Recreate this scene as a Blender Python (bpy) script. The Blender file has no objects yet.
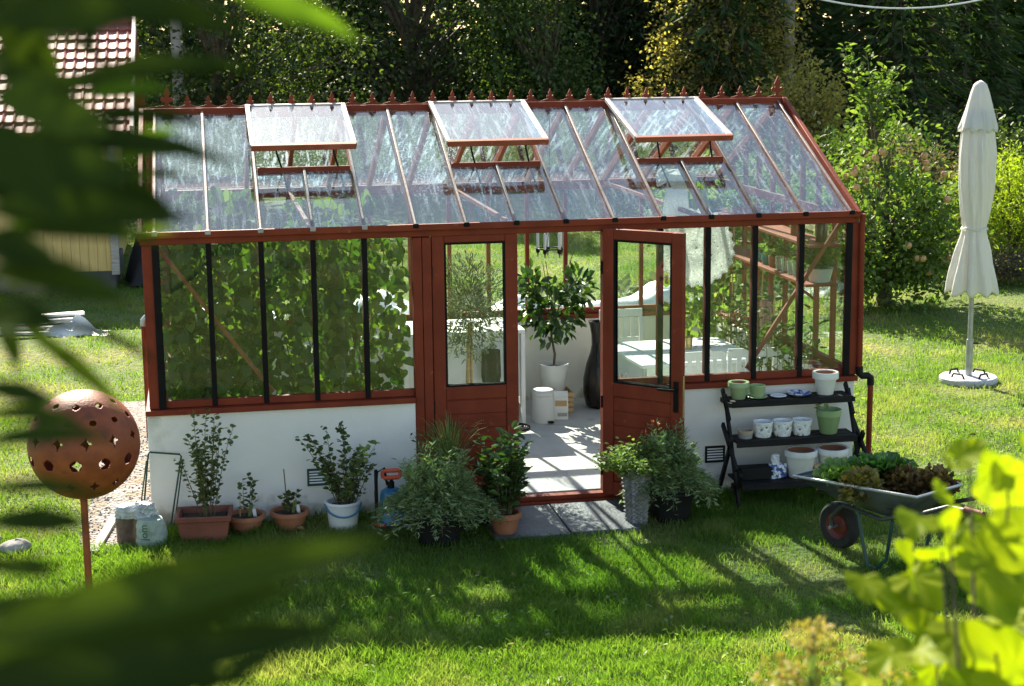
import bpy, bmesh, math, random
import numpy as np
from mathutils import Vector, Matrix
random.seed(7)
RNG = np.random.default_rng(11)
PI = math.pi
SC = bpy.context.scene
COL = SC.collection
rad = math.radians

# ---------------------------------------------------------------- materials
def newmat(name):
    m = bpy.data.materials.new(name); m.use_nodes = True
    nt = m.node_tree; nt.nodes.clear()
    out = nt.nodes.new('ShaderNodeOutputMaterial')
    return m, nt, out
def N(nt, t, **kw):
    n = nt.nodes.new(t)
    for k, v in kw.items(): setattr(n, k, v)
    return n
def ramp(nt, fac, stops):
    r = N(nt, 'ShaderNodeValToRGB')
    el = r.color_ramp.elements
    while len(el) < len(stops): el.new(0.5)
    for e, (p, c) in zip(el, stops):
        e.position = p; e.color = (*c, 1) if len(c) == 3 else c
    nt.links.new(fac, r.inputs[0]); return r.outputs[0]
def pmat(name, c1, c2, scale=6, rough=.6, bump=.15, metallic=0, detail=5, stretch=(1, 1, 1), lo=.35, hi=.7, fine=60, spots=None, spec=.45):
    """painted / solid surface: two tones of worn colour, fine bump; spots = (colour, scale, threshold)"""
    m, nt, out = newmat(name)
    b = N(nt, 'ShaderNodeBsdfPrincipled'); nt.links.new(b.outputs[0], out.inputs[0])
    tc = N(nt, 'ShaderNodeTexCoord'); mp = N(nt, 'ShaderNodeMapping'); mp.inputs['Scale'].default_value = stretch
    nt.links.new(tc.outputs['Object'], mp.inputs[0])
    n1 = N(nt, 'ShaderNodeTexNoise'); n1.inputs['Scale'].default_value = scale; n1.inputs['Detail'].default_value = detail
    nt.links.new(mp.outputs[0], n1.inputs[0])
    col = ramp(nt, n1.outputs[0], [(lo, c1), (hi, c2)])
    n2 = N(nt, 'ShaderNodeTexNoise'); n2.inputs['Scale'].default_value = fine; n2.inputs['Detail'].default_value = 4
    nt.links.new(mp.outputs[0], n2.inputs[0])
    if spots:
        n3 = N(nt, 'ShaderNodeTexNoise'); n3.inputs['Scale'].default_value = spots[1]; n3.inputs['Detail'].default_value = 6
        nt.links.new(mp.outputs[0], n3.inputs[0])
        f = ramp(nt, n3.outputs[0], [(spots[2], (0, 0, 0)), (spots[2] + .12, (1, 1, 1))])
        mx = N(nt, 'ShaderNodeMixRGB'); nt.links.new(f, mx.inputs[0]); nt.links.new(col, mx.inputs[1])
        mx.inputs[2].default_value = (*spots[0], 1); col = mx.outputs[0]
    nt.links.new(col, b.inputs['Base Color'])
    rr = N(nt, 'ShaderNodeMapRange'); rr.inputs[3].default_value = max(.05, rough - .12); rr.inputs[4].default_value = min(1, rough + .12)
    nt.links.new(n1.outputs[0], rr.inputs[0]); nt.links.new(rr.outputs[0], b.inputs['Roughness'])
    b.inputs['Metallic'].default_value = metallic; b.inputs['Specular IOR Level'].default_value = spec
    if bump:
        bp = N(nt, 'ShaderNodeBump'); bp.inputs['Strength'].default_value = bump; bp.inputs['Distance'].default_value = .01
        nt.links.new(n2.outputs[0], bp.inputs['Height']); nt.links.new(bp.outputs[0], b.inputs['Normal'])
    return m
def leafmat(name, c1, c2, c3=None, transl=.42, gloss=.06, rough=.5, nscale=0, dry=None, tboost=1.6):
    """leaf: diffuse + translucent + a little gloss, a tone per leaf"""
    m, nt, out = newmat(name)
    g = N(nt, 'ShaderNodeNewGeometry')
    col = ramp(nt, g.outputs['Random Per Island'], [(0, c1), (.6, c2), (1, c3 or c2)])
    if dry:
        tc = N(nt, 'ShaderNodeTexCoord'); nz = N(nt, 'ShaderNodeTexNoise')
        nz.inputs['Scale'].default_value = nscale; nz.inputs['Detail'].default_value = 5; nz.inputs['Roughness'].default_value = .65
        nt.links.new(tc.outputs['Object'], nz.inputs[0])
        f = ramp(nt, nz.outputs[0], [(.48, (0, 0, 0)), (.70, (.85, .85, .85))])
        mx = N(nt, 'ShaderNodeMixRGB'); nt.links.new(f, mx.inputs[0]); nt.links.new(col, mx.inputs[1])
        mx.inputs[2].default_value = (*dry, 1); col = mx.outputs[0]
    d = N(nt, 'ShaderNodeBsdfDiffuse'); t = N(nt, 'ShaderNodeBsdfTranslucent')
    nt.links.new(col, d.inputs[0])
    sc = N(nt, 'ShaderNodeMixRGB', blend_type='MULTIPLY'); sc.inputs[0].default_value = 1
    nt.links.new(col, sc.inputs[1]); sc.inputs[2].default_value = (tboost * 1.05, tboost * 1.15, tboost * .5, 1)
    nt.links.new(sc.outputs[0], t.inputs[0])
    m1 = N(nt, 'ShaderNodeMixShader'); m1.inputs[0].default_value = transl
    nt.links.new(d.outputs[0], m1.inputs[1]); nt.links.new(t.outputs[0], m1.inputs[2])
    gl = N(nt, 'ShaderNodeBsdfGlossy'); gl.inputs['Roughness'].default_value = rough; gl.inputs[0].default_value = (.8, .85, .75, 1)
    m2 = N(nt, 'ShaderNodeMixShader'); m2.inputs[0].default_value = gloss * .6
    nt.links.new(m1.outputs[0], m2.inputs[1]); nt.links.new(gl.outputs[0], m2.inputs[2])
    nt.links.new(m2.outputs[0], out.inputs[0])
    return m
def glassmat(name, tint=(.93, .97, .95), dirt=.06, streak=.0, speck=.0, base=.045, rough=.02, dirt_sky_col=(.72, .78, .80), stretch=(9, 9, 1.2), spk=34, spt=.60, sharp=.18):
    """thin pane: Schlick reflection over transparency, plus limewash / dust that catches real light; its colour can also carry sky blue"""
    m, nt, out = newmat(name); L = nt.links.new
    geo = N(nt, 'ShaderNodeNewGeometry')
    dt = N(nt, 'ShaderNodeVectorMath', operation='DOT_PRODUCT'); L(geo.outputs['Normal'], dt.inputs[0]); L(geo.outputs['Incoming'], dt.inputs[1])
    ab = N(nt, 'ShaderNodeMath', operation='ABSOLUTE'); L(dt.outputs['Value'], ab.inputs[0])
    om = N(nt, 'ShaderNodeMath', operation='SUBTRACT'); om.inputs[0].default_value = 1; L(ab.outputs[0], om.inputs[1])
    pw = N(nt, 'ShaderNodeMath', operation='POWER'); L(om.outputs[0], pw.inputs[0]); pw.inputs[1].default_value = 5
    ma = N(nt, 'ShaderNodeMath', operation='MULTIPLY_ADD'); L(pw.outputs[0], ma.inputs[0]); ma.inputs[1].default_value = .9; ma.inputs[2].default_value = base
    tr = N(nt, 'ShaderNodeBsdfTransparent'); tr.inputs[0].default_value = (*tint, 1)
    gl = N(nt, 'ShaderNodeBsdfGlossy'); gl.inputs['Roughness'].default_value = rough; gl.inputs[0].default_value = (1, 1, 1, 1)
    mg = N(nt, 'ShaderNodeMixShader'); L(ma.outputs[0], mg.inputs[0]); L(tr.outputs[0], mg.inputs[1]); L(gl.outputs[0], mg.inputs[2])
    tc = N(nt, 'ShaderNodeTexCoord'); mp = N(nt, 'ShaderNodeMapping'); mp.inputs['Scale'].default_value = stretch
    L(tc.outputs['Object'], mp.inputs[0])
    a = N(nt, 'ShaderNodeTexNoise'); a.inputs['Scale'].default_value = 1.6; a.inputs['Detail'].default_value = 7; a.inputs['Roughness'].default_value = .72; a.inputs['Distortion'].default_value = .5; L(mp.outputs[0], a.inputs[0])
    sa = ramp(nt, a.outputs[0], [(.53, (0, 0, 0)), (.53 + sharp, (1, 1, 1))])
    b = N(nt, 'ShaderNodeTexNoise'); b.inputs['Scale'].default_value = spk; b.inputs['Detail'].default_value = 3; L(tc.outputs['Object'], b.inputs[0])
    sb = ramp(nt, b.outputs[0], [(spt, (0, 0, 0)), (spt + .06, (1, 1, 1))])
    c = N(nt, 'ShaderNodeTexNoise'); c.inputs['Scale'].default_value = 1.3; c.inputs['Detail'].default_value = 3; L(tc.outputs['Object'], c.inputs[0])
    def mul(x, k):
        q = N(nt, 'ShaderNodeMath', operation='MULTIPLY'); L(x, q.inputs[0])
        if isinstance(k, (int, float)): q.inputs[1].default_value = k
        else: L(k, q.inputs[1])
        return q.outputs[0]
    def add(x, y):
        q = N(nt, 'ShaderNodeMath', operation='ADD'); L(x, q.inputs[0])
        if isinstance(y, (int, float)): q.inputs[1].default_value = y
        else: L(y, q.inputs[1])
        return q.outputs[0]
    patch = ramp(nt, c.outputs[0], [(.35, (.25, .25, .25)), (.65, (1, 1, 1))])
    pv = N(nt, 'ShaderNodeMapRange'); L(geo.outputs['Random Per Island'], pv.inputs[0]); pv.inputs[3].default_value = .45; pv.inputs[4].default_value = 1.35
    f = mul(mul(add(add(mul(sa, streak), mul(sb, speck)), dirt), patch), pv.outputs[0])
    cl = N(nt, 'ShaderNodeClamp'); L(f, cl.inputs[0]); cl.inputs[2].default_value = .9
    df = N(nt, 'ShaderNodeBsdfDiffuse'); df.inputs[0].default_value = (*dirt_sky_col, 1)
    tl = N(nt, 'ShaderNodeBsdfTranslucent'); tl.inputs[0].default_value = (*dirt_sky_col, 1)
    md = N(nt, 'ShaderNodeMixShader'); md.inputs[0].default_value = .5; L(df.outputs[0], md.inputs[1]); L(tl.outputs[0], md.inputs[2])
    mm = N(nt, 'ShaderNodeMixShader'); L(cl.outputs[0], mm.inputs[0]); L(mg.outputs[0], mm.inputs[1]); L(md.outputs[0], mm.inputs[2])
    L(mm.outputs[0], out.inputs[0])
    return m

M = {}
M['red'] = pmat('red_oxide_paint', (.175, .026, .011), (.25, .042, .017), 5, .6, .2, stretch=(1, 1, 1), spots=((.36, .12, .065), 14, .66), spec=.22)
M['red_in'] = pmat('faded_red_paint', (.26, .058, .028), (.36, .10, .055), 6, .65, .2, spots=((.44, .22, .15), 12, .66), spec=.25)
M['black'] = pmat('black_bar_paint', (.006, .006, .006), (.013, .012, .012), 8, .7, .1, spec=.12)
M['bar'] = pmat('weathered_roof_bar', (.11, .085, .08), (.26, .225, .22), 4, .55, .2, spots=((.10, .05, .045), 7, .60))
M['bar_frame'] = pmat('vent_frame_alloy', (.30, .25, .24), (.48, .44, .43), 5, .45, .1)
M['white_wall'] = pmat('white_render', (.80, .775, .72), (.87, .845, .79), 2.2, .85, .35, fine=120, spots=((.52, .52, .44), 2.2, .66))
m = M['white_wall']; nt = m.node_tree   # mud splashed up from the ground, in an uneven tide line
b = [q for q in nt.nodes if q.type == 'BSDF_PRINCIPLED'][0]; src = b.inputs['Base Color'].links[0].from_socket
tc = N(nt, 'ShaderNodeTexCoord'); sx = N(nt, 'ShaderNodeSeparateXYZ'); nt.links.new(tc.outputs['Object'], sx.inputs[0])
nz = N(nt, 'ShaderNodeTexNoise'); nz.inputs['Scale'].default_value = 9; nz.inputs['Detail'].default_value = 7; nt.links.new(tc.outputs['Object'], nz.inputs[0])
mr = N(nt, 'ShaderNodeMapRange'); nt.links.new(sx.outputs[2], mr.inputs[0]); mr.inputs[1].default_value = .0; mr.inputs[2].default_value = .26; mr.inputs[3].default_value = .42; mr.inputs[4].default_value = -.2
ad = N(nt, 'ShaderNodeMath', operation='ADD'); nt.links.new(mr.outputs[0], ad.inputs[0]); nt.links.new(nz.outputs[0], ad.inputs[1])
f = ramp(nt, ad.outputs[0], [(.58, (0, 0, 0)), (.86, (.75, .75, .75))])
mx = N(nt, 'ShaderNodeMixRGB'); nt.links.new(f, mx.inputs[0]); nt.links.new(src, mx.inputs[1]); mx.inputs[2].default_value = (.34, .30, .22, 1); nt.links.new(mx.outputs[0], b.inputs['Base Color'])
M['white_paint'] = pmat('white_paint', (.74, .75, .74), (.84, .84, .82), 4, .5, .1)
M['terra'] = pmat('terracotta', (.30, .105, .050), (.42, .17, .085), 6, .8, .3, spots=((.45, .30, .22), 7, .64))
M['terra_red'] = pmat('brown_terracotta', (.17, .052, .032), (.26, .085, .050), 5, .7, .3)
M['soil'] = pmat('potting_soil', (.020, .014, .009), (.060, .042, .028), 25, .95, .9, fine=80)
M['glaze_white'] = pmat('white_glaze', (.66, .66, .60), (.78, .77, .72), 6, .35, .2, spots=((.46, .46, .36), 6, .66))
M['glaze_green'] = pmat('green_glaze', (.24, .34, .16), (.36, .46, .24), 6, .4, .1)
M['green_tin'] = pmat('green_tin', (.22, .33, .14), (.30, .42, .20), 9, .45, .1, stretch=(1, 1, .2))
M['blackwood'] = pmat('black_stained_wood', (.008, .007, .007), (.022, .020, .019), 7, .6, .4, stretch=(1, 8, 8), spec=.2)
M['plastic_black'] = pmat('black_plastic', (.007, .007, .007), (.014, .014, .014), 6, .6, .1, spec=.2)
M['wood'] = pmat('raw_pine', (.48, .30, .14), (.62, .42, .22), 4, .7, .3, stretch=(1, 9, 9))
M['greywood'] = pmat('grey_weathered_wood', (.28, .26, .24), (.45, .43, .40), 4, .85, .5, stretch=(1, 8, 8))
M['darkwood'] = pmat('dark_grey_stone', (.045, .045, .05), (.12, .115, .11), 3, .9, .8, fine=18)
M['bark'] = pmat('bark', (.055, .042, .030), (.14, .11, .08), 9, .95, .9, stretch=(1, 1, .3), fine=30)
M['twig'] = pmat('green_brown_twig', (.10, .085, .04), (.17, .15, .07), 20, .8, .3)
M['rust'] = pmat('rusted_steel', (.21, .042, .013), (.33, .078, .023), 9, .6, .25, spots=((.13, .04, .018), 7, .58))
M['concrete'] = pmat('pale_concrete', (.42, .425, .43), (.55, .55, .545), 3, .85, .4, fine=90, spots=((.34, .34, .34), 5, .64))
M['slate'] = pmat('slate_paver', (.055, .062, .075), (.13, .14, .16), 5, .5, .6, fine=40, spots=((.28, .28, .29), 9, .62))
M['grey_metal'] = pmat('galvanised_steel', (.30, .32, .33), (.46, .48, .49), 9, .42, .1, metallic=.7)
M['green_metal'] = pmat('dark_green_steel', (.012, .05, .04), (.03, .085, .065), 9, .5, .1)
M['barrow'] = pmat('barrow_steel', (.05, .06, .058), (.10, .115, .11), 6, .45, .2, metallic=.4, spots=((.12, .07, .04), 6, .66))
M['rubber'] = pmat('rubber', (.010, .010, .010), (.028, .026, .024), 20, .8, .4)
M['wheel_red'] = pmat('red_rim', (.09, .010, .008), (.15, .022, .014), 9, .5, .1)
M['blue'] = pmat('blue_plastic', (.008, .13, .26), (.015, .18, .33), 4, .35, .05)
M['orange'] = pmat('orange_plastic', (.60, .085, .03), (.70, .12, .05), 5, .4, .05)
M['white_plastic'] = pmat('white_plastic', (.62, .64, .64), (.74, .75, .74), 4, .4, .1, spots=((.45, .46, .44), 5, .68))
M['bag'] = pmat('woven_sack', (.26, .33, .28), (.40, .47, .41), 6, .5, .5, fine=25)
M['bag_clear'] = pmat('silvery_plastic_wrap', (.34, .38, .40), (.60, .64, .66), 14, .25, .8, fine=30)
M['bag_brown'] = pmat('brown_bag', (.10, .06, .045), (.20, .13, .10), 7, .45, .5, fine=20)
M['cloth_white'] = pmat('white_canvas', (.68, .68, .66), (.80, .79, .77), 3, .85, .3, fine=50, stretch=(4, 4, .6))
M['fleece'] = pmat('white_fleece_sheet', (.62, .66, .70), (.82, .83, .84), 3, .45, .9, fine=9)
M['yellow'] = pmat('yellow_boards', (.50, .36, .13), (.62, .46, .19), 3, .8, .3, stretch=(6, 6, .5))
M['tile'] = pmat('red_roof_tile', (.26, .055, .045), (.40, .13, .105), 5, .6, .2, spots=((.30, .22, .19), 4, .62))
M['tileboard'] = pmat('pale_barge_board', (.45, .34, .32), (.58, .48, .45), 3, .6, .2)
M['dark'] = pmat('dark_mound_surface', (.012, .012, .016), (.035, .033, .036), 4, .8, .5)
M['vase'] = pmat('dark_glazed_vase', (.012, .010, .010), (.040, .032, .028), 9, .22, .25, stretch=(1, 1, .3), spots=((.10, .08, .065), 12, .66))
M['grey_braid'] = pmat('grey_resin_weave', (.15, .145, .14), (.33, .32, .31), 30, .6, .4)
M['pole'] = pmat('grey_pole', (.24, .24, .24), (.36, .36, .35), 5, .7, .3)
M['granite'] = pmat('granite_base', (.42, .43, .45), (.62, .63, .65), 60, .6, .2)
M['stone'] = pmat('field_stone', (.20, .19, .18), (.42, .40, .38), 5, .9, .8, fine=18)
M['gravel'] = None
M['amber'] = pmat('amber_bottle', (.05, .018, .010), (.09, .035, .02), 6, .15, .0)
M['teal'] = pmat('teal_glass', (.06, .22, .21), (.12, .33, .31), 6, .2, .0)
M['pink'] = pmat('pink_glaze', (.48, .17, .20), (.58, .26, .28), 6, .4, .0)
M['bluewhite'] = pmat('blue_white_print', (.70, .72, .76), (.06, .12, .34), 28, .3, .0, lo=.50, hi=.54)
M['paper'] = pmat('printed_paper', (.70, .70, .70), (.45, .46, .50), 40, .8, .0, lo=.5, hi=.6)
M['brass'] = pmat('brass', (.50, .36, .16), (.62, .46, .22), 9, .35, .0, metallic=.8)
M['print'] = pmat('green_print', (.03, .09, .04), (.05, .12, .06), 9, .6, .0)
M['wire'] = pmat('pale_cable', (.60, .62, .66), (.72, .73, .76), 9, .5, .0)
M['apple'] = pmat('apple_skin', (.42, .16, .10), (.52, .36, .14), 12, .4, .0)
M['redflower'] = leafmat('red_petals', (.55, .06, .03), (.62, .12, .04), transl=.3)
M['glass'] = glassmat('window_glass', dirt=.002, streak=.03, speck=.015, base=.036, stretch=(14, 14, .5))
M['roofglass'] = glassmat('lime_streaked_glass', tint=(.88, .96, .97), dirt=.03, streak=.46, speck=.34, base=.105, rough=.03, dirt_sky_col=(.70, .81, .90), stretch=(17, 1.5, 2.2), spk=46, spt=.58, sharp=.07)  # blue of the reflected sky is put into the lime streak colour
M['ventglass'] = glassmat('drip_streaked_glass', tint=(.88, .95, .97), dirt=.0, streak=.52, speck=.15, base=.09, rough=.015, dirt_sky_col=(.70, .81, .90), stretch=(17, 1.1, 1.6), spk=46, spt=.62, sharp=.05)  # drip colour likewise carries painted sky reflection
M['glassware'] = glassmat('glassware', dirt=.10, streak=.1, base=.08)
# leaves
M['L_dark'] = leafmat('broadleaf_dark', (.014, .028, .007), (.034, .060, .014), (.11, .145, .030), .38, .07)
M['L_mid'] = leafmat('broadleaf_mid', (.035, .070, .016), (.060, .105, .024), (.10, .14, .03), .40, .06)
M['L_yellow'] = leafmat('yellowing_leaf', (.20, .175, .06), (.29, .24, .085), (.38, .31, .11), .54, .04, tboost=1.9)
M['L_spruce'] = leafmat('spruce_needles', (.024, .048, .018), (.046, .085, .026), (.085, .125, .040), .32, .03)
M['L_apple'] = leafmat('apple_leaf', (.060, .115, .022), (.10, .165, .034), (.17, .22, .05), .44, .05)
M['L_lime'] = leafmat('lime_leaf', (.15, .22, .02), (.22, .29, .025), (.28, .32, .035), .50, .04)
M['L_foresun'] = leafmat('near_leaf_painted_sun', (.035, .075, .008), (.06, .11, .010), (.10, .15, .014), .50, .02, tboost=1.6)  # lit copy of the near leaf: sunlight put into a brighter colour
M['L_litter'] = leafmat('fallen_leaf', (.22, .15, .05), (.30, .24, .08), (.16, .09, .04), .2, .02)
M['L_chart'] = leafmat('golden_leaf', (.14, .19, .010), (.23, .28, .012), (.30, .34, .018), .50, .02, tboost=1.5, nscale=22, dry=(.13, .21, .012))
M['L_fore'] = leafmat('near_leaf_painted_shade', (.020, .036, .007), (.028, .048, .008), (.055, .085, .012), .15, .008)  # shaded copy of the near leaf: overhead shade put into its colour
M['L_cuke'] = leafmat('vine_leaf', (.024, .062, .010), (.050, .110, .018), (.17, .22, .035), .44, .05)
M['L_olive'] = leafmat('olive_leaf', (.085, .11, .065), (.13, .15, .095), (.20, .22, .15), .30, .07)
M['L_lemon'] = leafmat('lemon_leaf', (.016, .045, .012), (.030, .075, .016), (.08, .14, .02), .32, .10, .3)
M['L_rosem'] = leafmat('grey_green_needle_leaf', (.12, .18, .075), (.18, .25, .11), (.30, .37, .18), .36, .05)
M['L_box'] = leafmat('small_leaf', (.055, .080, .025), (.085, .115, .035), (.13, .15, .045), .36, .06)
M['L_fuch'] = leafmat('deep_leaf', (.030, .062, .018), (.046, .090, .024), (.085, .13, .03), .34, .06)
M['L_light'] = leafmat('pale_herb_leaf', (.12, .19, .05), (.18, .25, .075), (.27, .32, .13), .40, .05)
M['L_lett'] = leafmat('lettuce_leaf', (.12, .24, .045), (.19, .31, .07), (.25, .36, .10), .42, .07)
M['L_cabb'] = leafmat('dark_lettuce', (.035, .11, .025), (.055, .15, .035), (.09, .19, .05), .36, .08)
M['L_redlett'] = leafmat('red_lettuce', (.10, .060, .025), (.15, .075, .030), (.17, .13, .04), .35, .06)
M['L_bronze'] = leafmat('bronze_lettuce', (.14, .13, .03), (.20, .17, .04), (.22, .12, .04), .38, .06)
M['L_seed'] = leafmat('rusty_seed_heads', (.24, .19, .05), (.30, .26, .07), (.30, .16, .055), .35, .03)
M['L_grass'] = leafmat('grass_blade', (.058, .118, .018), (.084, .154, .024), (.128, .198, .040), .48, .025, .5, nscale=.75, dry=(.27, .25, .115), tboost=2.2)
M['L_heath'] = leafmat('pinkish_shrub', (.09, .075, .05), (.14, .11, .075), (.10, .12, .05), .3, .04)

m = M['L_chart']; nt = m.node_tree   # yellow-green leaves carry darker veins and edges of green
# ---------------------------------------------------------------- objects
ORG = {}
def tag(o, label=None, cat=None, group=None, kind=None):
    if label: o['label'] = label
    if cat: o['category'] = cat
    if group: o['group'] = group
    if kind: o['kind'] = kind
    return o
def thing(name, label, cat, loc=(0, 0, 0), rz=0, group=None, world=False):
    o = bpy.data.objects.new(name, None); COL.objects.link(o)
    o.location = loc; o.rotation_euler = (0, 0, rz); o.empty_display_size = .1
    tag(o, label, cat, group)
    ORG[o] = Vector(loc) if world else Vector((0, 0, 0))
    return o
def link(name, me, mat, parent=None):
    o = bpy.data.objects.new(name, me); COL.objects.link(o)
    if mat is not None: me.materials.append(mat)
    if parent is not None:
        o.parent = parent; ORG[o] = ORG[parent]
        if ORG[o].length > 0: me.transform(Matrix.Translation(-ORG[o]))
    else: ORG[o] = Vector((0, 0, 0))
    return o
def based(name, me, mat, loc, rz=0):
    """a one-mesh thing whose vertices are given around its base"""
    o = link(name, me, mat); o.location = loc; o.rotation_euler = (0, 0, rz); return o
class MB:
    def __init__(s): s.v = []; s.f = []
    def add(s, vs, fs):
        k = len(s.v); s.v += [tuple(v) for v in vs]; s.f += [tuple(i + k for i in f) for f in fs]; return s
    def box(s, a, b, rot=None, c=None):
        x0, y0, z0 = [min(p, q) for p, q in zip(a, b)]; x1, y1, z1 = [max(p, q) for p, q in zip(a, b)]
        vs = [Vector(p) for p in ((x0, y0, z0), (x1, y0, z0), (x1, y1, z0), (x0, y1, z0), (x0, y0, z1), (x1, y0, z1), (x1, y1, z1), (x0, y1, z1))]
        if rot is not None:
            c = Vector(c) if c is not None else sum(vs, Vector()) / 8
            vs = [rot @ (p - c) + c for p in vs]
        return s.add(vs, [(0, 3, 2, 1), (4, 5, 6, 7), (0, 1, 5, 4), (1, 2, 6, 5), (2, 3, 7, 6), (3, 0, 4, 7)])
    def beam(s, p, q, w, h, up=(0, 0, 1)):
        p = Vector(p); q = Vector(q); d = (q - p).normalized(); u = Vector(up)
        sd = d.cross(u).normalized(); u = sd.cross(d)
        vs = []
        for e in (p, q):
            for a, b in ((-1, -1), (1, -1), (1, 1), (-1, 1)): vs.append(e + sd * a * w / 2 + u * b * h / 2)
        return s.add(vs, [(0, 1, 2, 3), (7, 6, 5, 4), (0, 4, 5, 1), (1, 5, 6, 2), (2, 6, 7, 3), (3, 7, 4, 0)])
    def tube(s, pts, r, n=8, cap=True):
        pts = [Vector(p) for p in pts]; m = len(pts)
        rs = r if isinstance(r, (list, tuple)) else [r] * m
        vs = []; fs = []; ref = None
        for i, p in enumerate(pts):
            d = (pts[min(i + 1, m - 1)] - pts[max(i - 1, 0)])
            d = d.normalized() if d.length > 1e-9 else Vector((0, 0, 1))
            if ref is None: ref = Vector((0, 0, 1)) if abs(d.z) < .9 else Vector((1, 0, 0))
            a = (ref - d * ref.dot(d)).normalized(); ref = a; b = d.cross(a)
            for k in range(n):
                t = 2 * PI * k / n; vs.append(p + (a * math.cos(t) + b * math.sin(t)) * rs[i])
        for i in range(m - 1):
            for k in range(n):
                k2 = (k + 1) % n; fs.append((i * n + k, i * n + k2, (i + 1) * n + k2, (i + 1) * n + k))
        if cap: fs.append(tuple(range(n - 1, -1, -1))); fs.append(tuple((m - 1) * n + k for k in range(n)))
        return s.add(vs, fs)
    def lathe(s, prof, n=28, c=(0, 0, 0), wob=None, cap=True):
        vs = []; fs = []; m = len(prof)
        for i, (r, z) in enumerate(prof):
            for k in range(n):
                t = 2 * PI * k / n; q = r * (wob(t, i) if wob else 1)
                vs.append((c[0] + q * math.cos(t), c[1] + q * math.sin(t), c[2] + z))
        for i in range(m - 1):
            for k in range(n):
                k2 = (k + 1) % n; fs.append((i * n + k, i * n + k2, (i + 1) * n + k2, (i + 1) * n + k))
        if cap:
            if prof[0][0] > 1e-4: fs.append(tuple(range(n - 1, -1, -1)))
            if prof[-1][0] > 1e-4: fs.append(tuple((m - 1) * n + k for k in range(n)))
        return s.add(vs, fs)
    def prism(s, poly, o, ex, ey, ez, t):
        o, ex, ey, ez = Vector(o), Vector(ex), Vector(ey), Vector(ez); n = len(poly)
        vs = [o + ex * x + ey * y - ez * t / 2 for x, y in poly] + [o + ex * x + ey * y + ez * t / 2 for x, y in poly]
        return s.add(vs, [tuple(range(n - 1, -1, -1)), tuple(range(n, 2 * n))] + [(i, (i + 1) % n, n + (i + 1) % n, n + i) for i in range(n)])
    def grid(s, fn, nu, nv, wrap=False):
        vs = [fn(i / (nu - (0 if wrap else 1)), j / (nv - 1)) for j in range(nv) for i in range(nu)]
        fs = []
        for j in range(nv - 1):
            for i in range(nu if wrap else nu - 1):
                i2 = (i + 1) % nu; fs.append((j * nu + i, j * nu + i2, (j + 1) * nu + i2, (j + 1) * nu + i))
        return s.add(vs, fs)
    def mesh(s, name, smooth=True):
        me = bpy.data.meshes.new(name); me.from_pydata(s.v, [], s.f); me.validate(); me.update()
        bm = bmesh.new(); bm.from_mesh(me); bmesh.ops.recalc_face_normals(bm, faces=bm.faces); bm.to_mesh(me); bm.free()
        if smooth:
            me.polygons.foreach_set('use_smooth', [True] * len(me.polygons)); me.set_sharp_from_angle(angle=rad(38))
        return me
    def build(s, name, mat, parent=None, bevel=0, solid=0):
        o = link(name, s.mesh(name), mat, parent)
        if solid:
            md = o.modifiers.new('t', 'SOLIDIFY'); md.thickness = solid; md.offset = 0
        if bevel:
            md = o.modifiers.new('b', 'BEVEL'); md.width = bevel; md.segments = 2; md.limit_method = 'ANGLE'
        return o
def struct(mb, name, mat, bevel=0):
    o = mb.build(name, mat, None, bevel); o['kind'] = 'structure'; return o

# ---------------------------------------------------------------- leaves (numpy)
TPL = {
 'diamond': (np.array([(0, 0, 0), (.45, .5, .06), (1, 0, -.04), (.45, -.5, .06)], float), [(0, 3, 2, 1)]),
 'oval': (np.array([(0, 0, 0), (.25, .40, .07), (.62, .46, .07), (1, 0, -.10), (.62, -.46, .07), (.25, -.40, .07)], float), [(0, 3, 2, 1), (0, 5, 4, 3)]),
 'lance': (np.array([(0, 0, 0), (.2, .36, .04), (.5, .5, .05), (.8, .28, .0), (1, 0, -.10), (.8, -.28, .0), (.5, -.5, .05), (.2, -.36, .04), (.5, 0, 0)], float),
           [(0, 8, 2, 1), (8, 4, 3, 2), (0, 7, 6, 8), (8, 6, 5, 4)]),
 'heart': (np.array([(0, 0, 0), (-.12, .25, .03), (.05, .50, .06), (.40, .52, .05), (.75, .28, -.02), (1, 0, -.16), (.75, -.28, -.02), (.40, -.52, .05), (.05, -.50, .06), (-.12, -.25, .03), (.45, 0, -.03)], float),
           [(0, 10, 3, 2, 1), (10, 5, 4, 3), (0, 9, 8, 7, 10), (10, 7, 6, 5)]),
 'lobe': (np.array([(0, 0, 0), (.10, .28, .02), (.22, .52, .05), (.45, .50, .03), (.52, .30, .0), (.72, .34, .02), (.90, .22, -.03), (1, 0, -.10), (.90, -.22, -.03), (.72, -.34, .02), (.52, -.30, 0), (.45, -.50, .03), (.22, -.52, .05), (.10, -.28, .02), (.5, 0, -.03)], float),
          [(0, 14, 4, 3, 2, 1), (14, 7, 6, 5, 4), (0, 13, 12, 11, 10, 14), (14, 10, 9, 8, 7)]),
 'needle': (np.array([(0, 0, 0), (.4, .5, 0), (1, 0, -.05), (.4, -.5, 0)], float), [(0, 3, 2, 1)]),
}
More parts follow.
